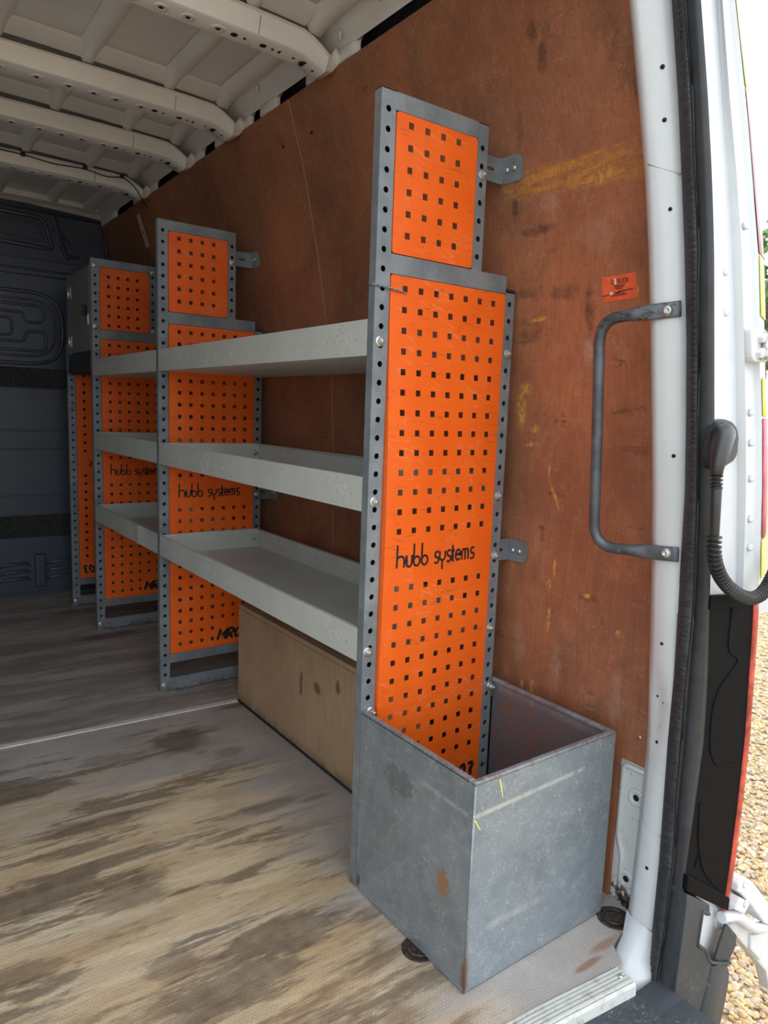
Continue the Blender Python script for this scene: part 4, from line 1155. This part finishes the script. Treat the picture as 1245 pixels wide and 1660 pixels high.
# ------------------------------------------------------------------ plywood box over the wheel arch
wb = empty('wheel_arch_box', (.195,.98,0)); tag(wb, 'low tan plywood box over the wheel arch, under the lowest near shelf', 'box')
wb.location = (0,0,0)
mb = MB(); mb.box(.195,.207,.03,.988,.0005,.312); mb.build('front_board', M['raw_plywood'], wb, bevel=.0008)
mb = MB(); mb.box(.207,.412,.976,.988,.0005,.312); mb.build('end_board', M['raw_plywood'], wb)
mb = MB(); mb.box(.196,.412,.03,.986,.3125,.327); mb.build('lid', M['raw_plywood'], wb, bevel=.001)
mb = MB(); mb.tube([(.1935,.03,.002),(.1935,.985,.002)], .004, 6); mb.build('sealant_bead', M['black_rubber'], wb)

# ------------------------------------------------------------------ locker between the last two racks
lk = empty('locker', (0,1.985,1.07)); tag(lk, 'small grey locker between the third and last rack frames', 'locker')
lk.location = (0,0,0)
mb = MB(); mb.box(.004,.246,1.986,2.388,1.075,1.505); mb.build('locker_body', M['dark_locker'], lk, bevel=.002)
mb = MB(); mb.box(.0,.0038,1.992,2.330,1.163,1.498); mb.build('locker_door', M['grey_door'], lk, bevel=.001)
mb = MB(); mb.box(-.0005,.0038,1.992,2.36,1.080,1.158); mb.build('lower_rail', M['dark_locker'], lk, bevel=.001)
mb = MB(); mb.box(.0,.0038,2.334,2.386,1.075,1.503); mb.build('hinge_stile', M['frame_grey'], lk)
for z in (1.42,1.215):
    mb = MB(); mb.tube([(-.004,2.332,z-.026),(-.004,2.332,z+.026)], .0055, 10); mb.box(-.002,.0,2.300,2.332,z-.024,z+.024); mb.box(-.002,.0,2.332,2.362,z-.024,z+.024)
    mb.build('hinge', M['zinc'], lk)
mb = MB()
mb.lathe([(.022,0),(.022,.006),(.018,.009)], face_dir((0,2.045,1.325),(-1,0,0)), 8, smooth=False); mb.box(-.016,-.008,2.040,2.050,1.303,1.347)
mb.build('latch', M['black_rubber'], lk)
mb = MB(); mb.tube([(-.003,1.997,1.262),(-.005,1.997,1.27),(-.005,1.997,1.30),(-.003,1.997,1.308)], .004, 8); mb.build('door_pull', M['zinc'], lk)

# ------------------------------------------------------------------ grab handle on the post
gh = empty('grab_handle', (.29,-.44,1.135)); tag(gh, 'dark grey tubular grab handle bolted across the white post', 'grab handle')
gh.location = (0,0,0)
pt_, nt_ = on_post(.46, 1.133, .006); pb_, nb_ = on_post(.50, .742, .006)
tt_ = (at_z('F1',1.133)-at_z('F0',1.133)).normalized(); tb_ = (at_z('F1',.742)-at_z('F0',.742)).normalized()
path = fillet([tuple(pt_+tt_*.020+Vector((0,0,.003))), tuple(pt_-tt_*.032+nt_*.002+Vector((0,0,-.002))), (.252,-.303,1.126), (.272,-.300,.938), (.292,-.296,.733), tuple(pb_-tb_*.036+nb_*.003+Vector((0,0,-.003))), tuple(pb_+tb_*.020)], .05, 8)
# resample finely for a smooth squash
mb = MB(); 
def tube_handle(mb, path, n=14):
    P = []
    for a, b in zip(path[:-1], path[1:]):
        m = max(1, int((b-a).length/.008))
        for k in range(m): P.append(a+(b-a)*k/m)
    P.append(path[-1]); rows = []
    for i, p in enumerate(P):
        t = (P[min(i+1,len(P)-1)]-P[max(i-1,0)]).normalized()
        dd = min((p-pt_).length, (p-pb_).length); k = min(1, max(0, (dd-.028)/.04)); k = k*k*(3-2*k)
        nn = (nt_ if p.z > .93 else nb_); nn = (nn - t*nn.dot(t)).normalized(); bb = t.cross(nn)
        ra, rb = .0095*k+.0022*(1-k), .0095*k+.0125*(1-k)
        rows.append([p + nn*math.cos(2*math.pi*q/n)*ra + bb*math.copysign(abs(math.sin(2*math.pi*q/n))**(.5+.5*k), math.sin(2*math.pi*q/n))*rb for q in range(n)])
    mb.grid(rows, smooth=True, closed=True)
    b0 = len(mb.v)-len(rows)*n
    mb.f.append(tuple(b0+q for q in range(n))); mb.f.append(tuple(len(mb.v)-n+q for q in range(n))); mb.sm += [False, False]
tube_handle(mb, path); mb.build('handle_bar', M['handle_paint'], gh)
for p, n in ((pt_, nt_), (pb_, nb_)):
    b = MB(); m = face_dir(p+n*.002, n)
    b.lathe([(.0088,0),(.0088,.0014),(.0080,.002),(.0066,.005),(.0044,.0064),(.0034,.0064),(.0032,.0035)], m, 18); b.build('bolt', M['zinc'], gh)

# ------------------------------------------------------------------ sticker on the plywood
st = empty('sticker', (.372,-.245,1.20)); tag(st, 'small torn orange sticker on the plywood above the grab handle', 'sticker')
st.location = (0,0,0)
def sp(s, t_, d):   # s to the door, t up; slight tilt
    s2 = s*math.cos(.02)-t_*math.sin(.02); t2 = s*math.sin(.02)+t_*math.cos(.02)
    z = 1.2005+t2; return (wall_x(z)-d, -.2450-s2, z)
hw, hh, cr_ = .0365, .0220, .004
poly = []
for cx, cz, a0 in ((hw-cr_,hh-cr_,0),(-hw+cr_,hh-cr_,90),(-hw+cr_,-hh+cr_,180),(hw-cr_,-hh+cr_,270)):
    for q in range(5):
        a = math.radians(a0+90*q/4); poly.append((cx+cr_*math.cos(a), cz+cr_*math.sin(a)))
mb = MB(); mb.prism(poly, lambda s,t_: sp(s,t_,0), lambda s,t_: sp(s,t_,.0008)); mb.build('sticker_face', M['sticker_orange'], st)
def text_part(txt, size, s0, t0, name, mat, parent, d=.0022, sx=1.0):
    cu = bpy.data.curves.new('txt', 'FONT'); cu.body = txt; cu.size = size; cu.extrude = 0.0
    o = bpy.data.objects.new('txt', cu); COL.objects.link(o); bpy.context.view_layer.update()
    me = bpy.data.meshes.new_from_object(o.evaluated_get(bpy.context.evaluated_depsgraph_get()))
    bpy.data.objects.remove(o)
    for v in me.vertices: v.co = Vector(sp(s0+v.co.x*sx, t0+v.co.y, d))
    me.name = name; me.materials.clear(); me.materials.append(mat)
    q = bpy.data.objects.new(name, me); COL.objects.link(q); q.parent = parent
    md = q.modifiers.new('solid', 'SOLIDIFY'); md.thickness = .0002
    return q
text_part('G', .0115, -.017, .0075, 'lettering', M['letter_black'], st)
text_part('RLICK', .0115, -.003, .0075, 'lettering', M['letter_black'], st, sx=.78)
mb = MB()
for t_, a, b in ((.0035,-.011,.013),(.0010,-.009,.011),(-.0018,-.007,.009),(-.0135,-.018,.016),(-.0105,-.003,.013)):
    s = a
    while s < b:
        e = s + random.uniform(.0012,.0035)
        mb.prism([(s,t_),(min(e,b),t_),(min(e,b),t_+.0009),(s,t_+.0009)], lambda s_,q: sp(s_,q,.0008), lambda s_,q: sp(s_,q,.0022)); s = e + .0008
mb.build('small_print', M['letter_black'], st)
mb = MB()
mb.prism([(-.010,.0165),(-.006,.017),(-.0065,.012),(-.005,.0085),(-.0075,.0055),(-.0095,.009),(-.0085,.012)], lambda s,q: sp(s,q,.0008), lambda s,q: sp(s,q,.0025))
mb.prism([(-.019,-.0065),(-.015,-.0055),(-.0115,-.0085),(-.0145,-.0115),(-.0185,-.0115)], lambda s,q: sp(s,q,.0008), lambda s,q: sp(s,q,.0025))
mb.build('torn_patch', M['sticker_white'], st)
mb = MB(); mb.prism([(-.037,-.0110),(-.019,-.0098),(-.019,-.0104),(-.037,-.0118)], lambda s,q: sp(s,q,.0008), lambda s,q: sp(s,q,.0024))
mb.prism([(-.011,-.0092),(.002,-.0058),(.030,-.0052),(.030,-.0060),(.004,-.0070),(-.004,-.0098)], lambda s,q: sp(s,q,.0008), lambda s,q: sp(s,q,.0024)); mb.build('tear', M['hole_black'], st)

# ------------------------------------------------------------------ cable conduit on the jamb
cc = empty('cable_conduit', (.29,-.515,.94)); tag(cc, 'black cable conduit looping from the white jamb to the open door', 'cable conduit')
cc.location = (0,0,0)
mb = MB()
flp = [(.290,.905),(.290,.950),(.300,.9625),(.316,.9675),(.340,.9635),(.358,.953),(.3645,.940),(.366,.914),(.357,.902),(.340,.8965),(.320,.889),(.300,.889)]
flp = [(q.x,q.y) for q in [Vector((v.x,v.y)) for v in fillet([(a,b,0) for a,b in flp], .006, 3, True)]]
mb.prism(flp, lambda x,z:(x,-.502,z), lambda x,z:(x,-.486,z)); mb.build('flange', M['hose_plastic'], cc, bevel=.002)
mb = MB(); mb.tube(fillet([(.322,-.494,.9420),(.305,-.508,.9435),(.285,-.519,.9345),(.268,-.526,.914),(.2612,-.528,.898),(.261,-.528,.884)], .012, 4), [.020]*1+list(np.linspace(.0195,.0085,21)), 16); mb.build('elbow', M['hose_plastic'], cc)
def corr(path, r, dr, pitch, n=14):
    P = [Vector(p) for p in path]; Q = []
    for a, b in zip(P[:-1], P[1:]):
        m = max(1, int((b-a).length/(pitch/4)))
        for k in range(m): Q.append(a+(b-a)*k/m)
    Q.append(P[-1])
    mb = MB(); mb.tube(Q, [r + dr*(1 if (i % 4) in (1,2) else -1) for i in range(len(Q))], n, smooth=False); return mb
corr([(.261,-.528,.890),(.2645,-.528,.864)], .0075, .0017, .0056).build('bellows', M['hose_plastic'], cc)
mb = MB(); mb.tube([(.2645,-.528,.868),(.2648,-.528,.866),(.2722,-.528,.793),(.2725,-.528,.791)], [.0072,.0080,.0072,.0068], 14); mb.build('sleeve', M['hose_plastic'], cc)
hose = fillet([(.2722,-.528,.792),(.2745,-.528,.769),(.2821,-.528,.749),(.3005,-.528,.7258),(.3289,-.528,.705),(.3662,-.528,.6871),(.4034,-.528,.6767),(.4349,-.528,.6774),(.4607,-.526,.6873),(.50,-.52,.715),(.56,-.505,.76),(.64,-.49,.80)], .03, 5)
corr(hose, .0088, .0027, .0068).build('corrugated_hose', M['hose_plastic'], cc)

# ------------------------------------------------------------------ tail lamp
tl = empty('tail_lamp', (.40,-.51,.1)); tag(tl, 'tall black-backed tail lamp with a red outer lens below the jamb', 'tail lamp')
tl.location = (0,0,0)
lamp_r = [(.672,.4875),(.6646,.4884),(.6243,.4971),(.5084,.5068),(.3885,.5168),(.2673,.5176),(.1441,.5148),(.058,.5056)]
zr = [q[0] for q in lamp_r][::-1]; xr_ = [q[1] for q in lamp_r][::-1]
def lampx(z): return float(np.interp(z, zr, xr_))
left = [(.335,.684),(.340,.62),(.354,.5386),(.363,.4275),(.3557,.3177),(.3484,.2058),(.345,.160)]
polyl = left + [(lampx(z), z) for z in (.058,.16,.28,.40,.52,.63,.6646)]
mb = MB(); mb.prism(polyl, lambda x,z:(x,-.494,z), lambda x,z:(x,-.45,z)); mb.build('lamp_back', M['lamp_black'], tl, bevel=.002)
rows = []
for z in np.linspace(.660,.052,24):
    x = lampx(z)
    rows.append([(x-.005,-.492,z),(x-.001,-.4965,z),(x+.008,-.4965,z),(x+.022,-.490,z-.006),(x+.036,-.478,z-.014),(x+.042,-.44,z-.02)])
mb = MB(); mb.grid(rows, smooth=True); mb.build('red_lens', M['lens_red'], tl, solid=.002)
for pts in ([(.415,.672),(.415,.575),(.462,.552),(.426,.530),(.392,.505),(.384,.462),(.391,.40),(.418,.363),(.485,.352)],
            [(.376,.31),(.383,.24),(.404,.18),(.432,.145),(.470,.112)],
            [(.383,.185),(.388,.212),(.462,.172)], [(.38,.125),(.405,.112),(.437,.088)]):
    mb = MB(); mb.tube(fillet([(x,-.4945,z) for x, z in pts], .02, 4), .0013, 6); mb.build('moulded_line', M['lamp_black'], tl)
mb = MB(); mb.prism([(.345,.190),(.505,.082),(.504,.056),(.345,.160)], lambda x,z:(x,-.504,z), lambda x,z:(x,-.485,z)); mb.build('lower_ledge', M['lamp_black'], tl, bevel=.003)
mb = MB(); mb.prism([(.333,.684),(.489,.667),(.491,.648),(.335,.660)], lambda x,z:(x,-.500,z), lambda x,z:(x,-.485,z)); mb.build('upper_ledge', M['lamp_black'], tl, bevel=.002)

# ------------------------------------------------------------------ rear bumper: step top, corner with the hinge pocket
bu = empty('rear_bumper', (0,-.5,-.3)); tag(bu, 'dark grey plastic rear bumper with a cut-out around the lower hinge', 'bumper')
bu.location = (0,0,0)
mb = MB(); mb.grid([[(x, sill_line(min(x,.27))-.040, -.022), (x, -.52, -.030), (x, -.70, -.040), (x, -.725, -.055), (x, -.73, -.35)] for x in np.linspace(-1.2,.340,20)], smooth=False)
mb.build('step_top', M['bumper_plastic'], bu)
yb = -.505
outer = [(.338,-.64),(.335,-.12),(.337,.0),(.342,.09),(.344,.13),(.342,.158),(.4250,.1033),(.4283,.0861),(.421,.082),(.402,.1005),(.399,.1018),(.3946,.0373),(.400,.029),(.426,.0145),(.4303,.0105),(.4377,-.0056),(.4549,-.0270),(.4539,-.030),(.4471,-.0647),(.4378,-.0968),(.4274,-.1395),(.39,-.35),(.36,-.64)]
mb = MB(); mb.prism(outer, lambda x,z:(x,yb-.002,z), lambda x,z:(x,yb+.04,z)); mb.build('corner_face', M['bumper_plastic'], bu, bevel=.003)
mb = MB(); mb.tube(fillet([(.426,yb-.001,.085),(.402,yb-.001,.1005),(.397,yb-.001,.037),(.4303,yb-.001,.0095),(.4377,yb-.001,-.0066),(.4549,yb-.001,-.026),(.4928,yb-.001,-.046),(.528,yb-.001,-.0606)], .008, 4), .0035, 8); mb.build('pocket_lip', M['bumper_plastic'], bu)
rows = []
for z, x0, x1 in ((-.030,.4535,.527),(-.0647,.4471,.548),(-.0968,.4378,.5475),(-.1395,.4274,.540),(-.199,.414,.526),(-.30,.395,.50),(-.45,.375,.47),(-.64,.36,.45)):
    rows.append([(x0-.006,yb+.02,z),(x0-.001,yb-.002,z),(x0+.004,yb-.005,z-.002),(x0*.6+x1*.4,yb-.004,z-.012),(x1-.010,yb+.002,z-.026),(x1+.004,yb+.02,z-.034),(x1+.02,yb+.09,z-.04)])
mb = MB(); mb.grid(rows, smooth=True); mb.build('outer_column', M['bumper_plastic'], bu)
mb = MB(); mb.prism([(.4733,-.0300),(.4996,.0269),(.5118,.0217),(.5504,-.0158),(.552,-.0384),(.5300,-.0630),(.4928,-.0475)], lambda x,z:(x,yb+.002,z), lambda x,z:(x+.004,yb+.008,z)); mb.build('pocket_cheek', M['bumper_plastic'], bu, bevel=.003)
mb = MB(); mb.prism([(.43,.13),(.56,.05),(.57,-.02),(.54,-.085),(.44,-.04),(.42,.05)], lambda x,z:(x,-.479,z), lambda x,z:(x,-.44,z)); mb.build('pocket_back', M['white_cast'], bu)
mb = MB(); mb.prism([(.5004,.053),(.5061,.008),(.5142,-.0034),(.528,-.008),(.536,.0),(.545,.03)], lambda x,z:(x,-.484,z), lambda x,z:(x,-.476,z)); mb.build('pressed_edge', M['white_cast'], bu, bevel=.004)

# ------------------------------------------------------------------ hinges
lh = empty('hinge_assembly', (.50,-.5,.04)); tag(lh, 'large white lower door hinge beside the tail lamp, over the gravel', 'hinge')
lh.location = (0,0,0)
mb = MB()
mb.prism([(.519,.108),(.530,.114),(.543,.1095),(.5769,.0908),(.6758,-.0047),(.700,-.03),(.6858,-.0489),(.6516,-.0302),(.5933,.0273),(.5348,.0829),(.520,.092)], lambda x,z:(x,-.510,z), lambda x,z:(x,-.468,z)); mb.build('upper_arm', M['white_cast'], lh, bevel=.005, seg=3)
mb = MB(); mb.prism([(.5254,.0811),(.5675,.053),(.5475,.0368),(.510,.0616)], lambda x,z:(x,-.514,z), lambda x,z:(x,-.478,z)); mb.build('pivot_block', M['white_cast'], lh, bevel=.004)
mb = MB(); mb.tube(fillet([(.496,-.496,.0417),(.5349,-.503,.0359),(.579,-.505,.0002),(.6321,-.503,-.0363),(.70,-.495,-.062)], .03), .0105, 12); mb.build('link_rod', M['white_cast'], lh)
mb = MB(); mb.prism([(.5376,.002),(.556,.006),(.6128,-.0345),(.675,-.060),(.74,-.075),(.76,-.25),(.7267,-.186),(.6594,-.119)], lambda x,z:(x,-.492,z), lambda x,z:(x,-.466,z)); mb.build('lower_plate', M['white_cast'], lh, bevel=.005)
mb = MB(); mb.prism([(.622,-.050),(.665,-.066),(.70,-.105),(.68,-.135),(.628,-.085)], lambda x,z:(x,-.498,z), lambda x,z:(x,-.489,z)); mb.build('raised_boss', M['white_cast'], lh, bevel=.004)
for x, y, z in ((.543,-.5105,.100),(.676,-.5105,-.030),(.545,-.5145,.062)):
    b = MB(); b.lathe([(.0075,0),(.0070,.002),(.0045,.0032),(.003,.0032),(.0028,.002)], face_y(x,y,z), 14); b.build('pivot_pin', M['white_cast'], lh)
b = MB(); b.lathe([(.008,0),(.008,.006),(.005,.008)], face_y(.530,-.484,.004), 6, smooth=False); b.build('bolt', M['white_cast'], lh)
uh = empty('hinge_assembly', (.37,-.5,1.08)); tag(uh, 'small white upper door hinge on the outer jamb', 'hinge')
uh.location = (0,0,0)
mb = MB(); pl = [(q.x,q.z) for q in fillet([(.375,-.5,1.114),(.390,-.5,1.060),(.445,-.5,1.062),(.432,-.5,1.112)], .012, 4, True)]
mb.prism(pl, lambda x,z:(x,-.497,z), lambda x,z:(x,-.476,z)); mb.build('hinge_plate', M['white_cast'], uh, bevel=.003)
for z0, z1 in ((1.092,1.104),(1.068,1.080)):
    mb = MB(); mb.box(.410,.66,-.517,-.485,z0,z1); mb.build('hinge_arm', M['white_cast'], uh, bevel=.004)
mb = MB(); mb.tube([(.418,-.504,1.064),(.418,-.504,1.108)], .008, 12); mb.build('pivot_pin', M['zinc'], uh)
for z in (1.098,1.074):
    b = MB(); b.lathe([(.009,0),(.009,.007),(.006,.009)], face_y(.408,-.497,z), 6, smooth=False); b.build('bolt', M['white_cast'], uh)

# ------------------------------------------------------------------ lashing rings sunk in the floor
for x, y, lab in ((.004,-.205,'sunken lashing ring half under the aisle side of the bin'), (.372,-.352,'oily lashing ring in the corner behind the bin')):
    lr = empty('lashing_ring', (x,y,0)); tag(lr, lab, 'lashing ring', 'floor lashing rings')
    mb = MB(); mb.lathe([(.033,-.001),(.033,.0010),(.030,.0018),(.027,.0006),(.012,.0005)], Matrix.Identity(4), 28); mb.build('ring_cup', M['rust_dark'], lr)
    mb = MB(); mb.tube([(.021*math.cos(a),.021*math.sin(a),.0032) for a in np.linspace(0,2*math.pi,25)], .0026, 8); mb.build('ring', M['rust_dark'] if x < .1 else M['gloss_strip'], lr)

# ------------------------------------------------------------------ thin cable clipped along the last bow
rc = empty('roof_cable', (0,1.93,1.83)); tag(rc, 'thin black cable clipped along the farthest roof bow', 'cable')
rc.location = (0,0,0)
pts = [(-.9,1.936,1.846),(-.45,1.936,1.845),(-.30,1.936,1.842),(-.235,1.936,1.842),(-.13,1.936,1.832),(-.02,1.936,1.840),(.06,1.936,1.826),(.118,1.936,1.838),(.150,1.936,1.826),(.178,1.936,1.80),(.196,1.936,1.77),(.222,1.95,1.745)]
mb = MB(); mb.tube(fillet(pts, .03, 4), .0022, 6); mb.build('wire', M['cable_black'], rc)
for x in (-.235,-.02,.118):
    mb = MB(); mb.box(x-.008,x+.008,1.930,1.944,1.836,1.850); mb.build('clip', M['cable_black'], rc, bevel=.002)

# ------------------------------------------------------------------ outside: gravel yard and a tree
gz = -.62
mb = MB(); mb.box(-40,60,-40,60,gz-.05,gz); tag(mb.build('ground', M['gravel_bed']), kind='structure')
def stones(n, xr, yr, smin, smax, sub, seed):
    g = np.random.default_rng(seed)
    bm = bmesh.new(); bmesh.ops.create_icosphere(bm, subdivisions=sub, radius=1)
    bv = np.array([v.co for v in bm.verts]); bf = np.array([[v.index for v in f.verts] for f in bm.faces]); bm.free()
    nv = len(bv)
    s = g.uniform(smin, smax, (n,1)) * g.uniform(.75,1.3,(n,3)) * np.array([1,1,.62])
    pert = 1 + g.uniform(-.26,.26,(n,nv,1))
    v = bv[None]*pert*s[:,None,:]
    a = g.uniform(0, 6.283, n); b = g.uniform(-.5,.5,n)
    cb, sb = np.cos(b), np.sin(b); x, z = v[...,0]*cb[:,None]-v[...,2]*sb[:,None], v[...,0]*sb[:,None]+v[...,2]*cb[:,None]
    ca, sa = np.cos(a), np.sin(a); x2, y2 = x*ca[:,None]-v[...,1]*sa[:,None], x*sa[:,None]+v[...,1]*ca[:,None]
    c = np.stack([g.uniform(*xr,n), g.uniform(*yr,n), gz + g.uniform(-.001,.009,n)], 1)
    V = np.stack([x2,y2,z],-1) + c[:,None,:]
    Fc = bf[None] + (np.arange(n)*nv)[:,None,None]
    return V.reshape(-1,3), Fc.reshape(-1,3)
parts = [stones(7500,(.66,1.9),(-1.1,.45),.006,.0125,2,1), stones(17000,(.58,3.2),(-1.5,1.3),.006,.0125,1,2), stones(15000,(1.7,7),(-.3,3.2),.008,.016,1,3)]
off = 0; VV = []; FF = []
for v, f in parts: VV.append(v); FF.append(f+off); off += len(v)
VV = np.concatenate(VV); FF = np.concatenate(FF)
me = bpy.data.meshes.new('gravel'); me.vertices.add(len(VV)); me.vertices.foreach_set('co', VV.ravel().astype(np.float32))
me.loops.add(FF.size); me.loops.foreach_set('vertex_index', FF.ravel().astype(np.int32))
me.polygons.add(len(FF)); me.polygons.foreach_set('loop_start', np.arange(0, FF.size, 3, dtype=np.int32))
me.polygons.foreach_set('use_smooth', np.zeros(len(FF), dtype=bool)); me.update(calc_edges=True); me.materials.append(M['gravel_stone'])
go = bpy.data.objects.new('gravel', me); COL.objects.link(go); tag(go, 'loose golden gravel on the yard beside the van', 'gravel', kind='stuff')

tr = empty('tree', (12.6,5.6,gz)); tag(tr, 'green leafy tree far beyond the gravel yard', 'tree')
mb = MB(); mb.tube([(0,0,0),(.05,.02,1.5),(-.05,.05,3.0),(.1,0,4.6)], [.2,.16,.12,.05], 10); mb.build('trunk', M['bark'], tr)
mb = MB(); g = np.random.default_rng(5)
for k in range(2600):
    d = g.normal(size=3); d /= np.linalg.norm(d); r = 1.35*g.uniform(.55,1)**.6
    c = np.array([0,0,3.9]) + d*np.array([r,r,r*.95]) + g.normal(size=3)*.08
    u = g.normal(size=3); u /= np.linalg.norm(u); w = np.cross(u, g.normal(size=3)); w /= np.linalg.norm(w)
    s = g.uniform(.06,.12)
    mb.add([c-u*s, c+w*s*.5, c+u*s, c-w*s*.5], [(0,1,2,3)])
o = mb.build('foliage', M['leaf'], tr, recalc=False); o['kind'] = 'stuff'
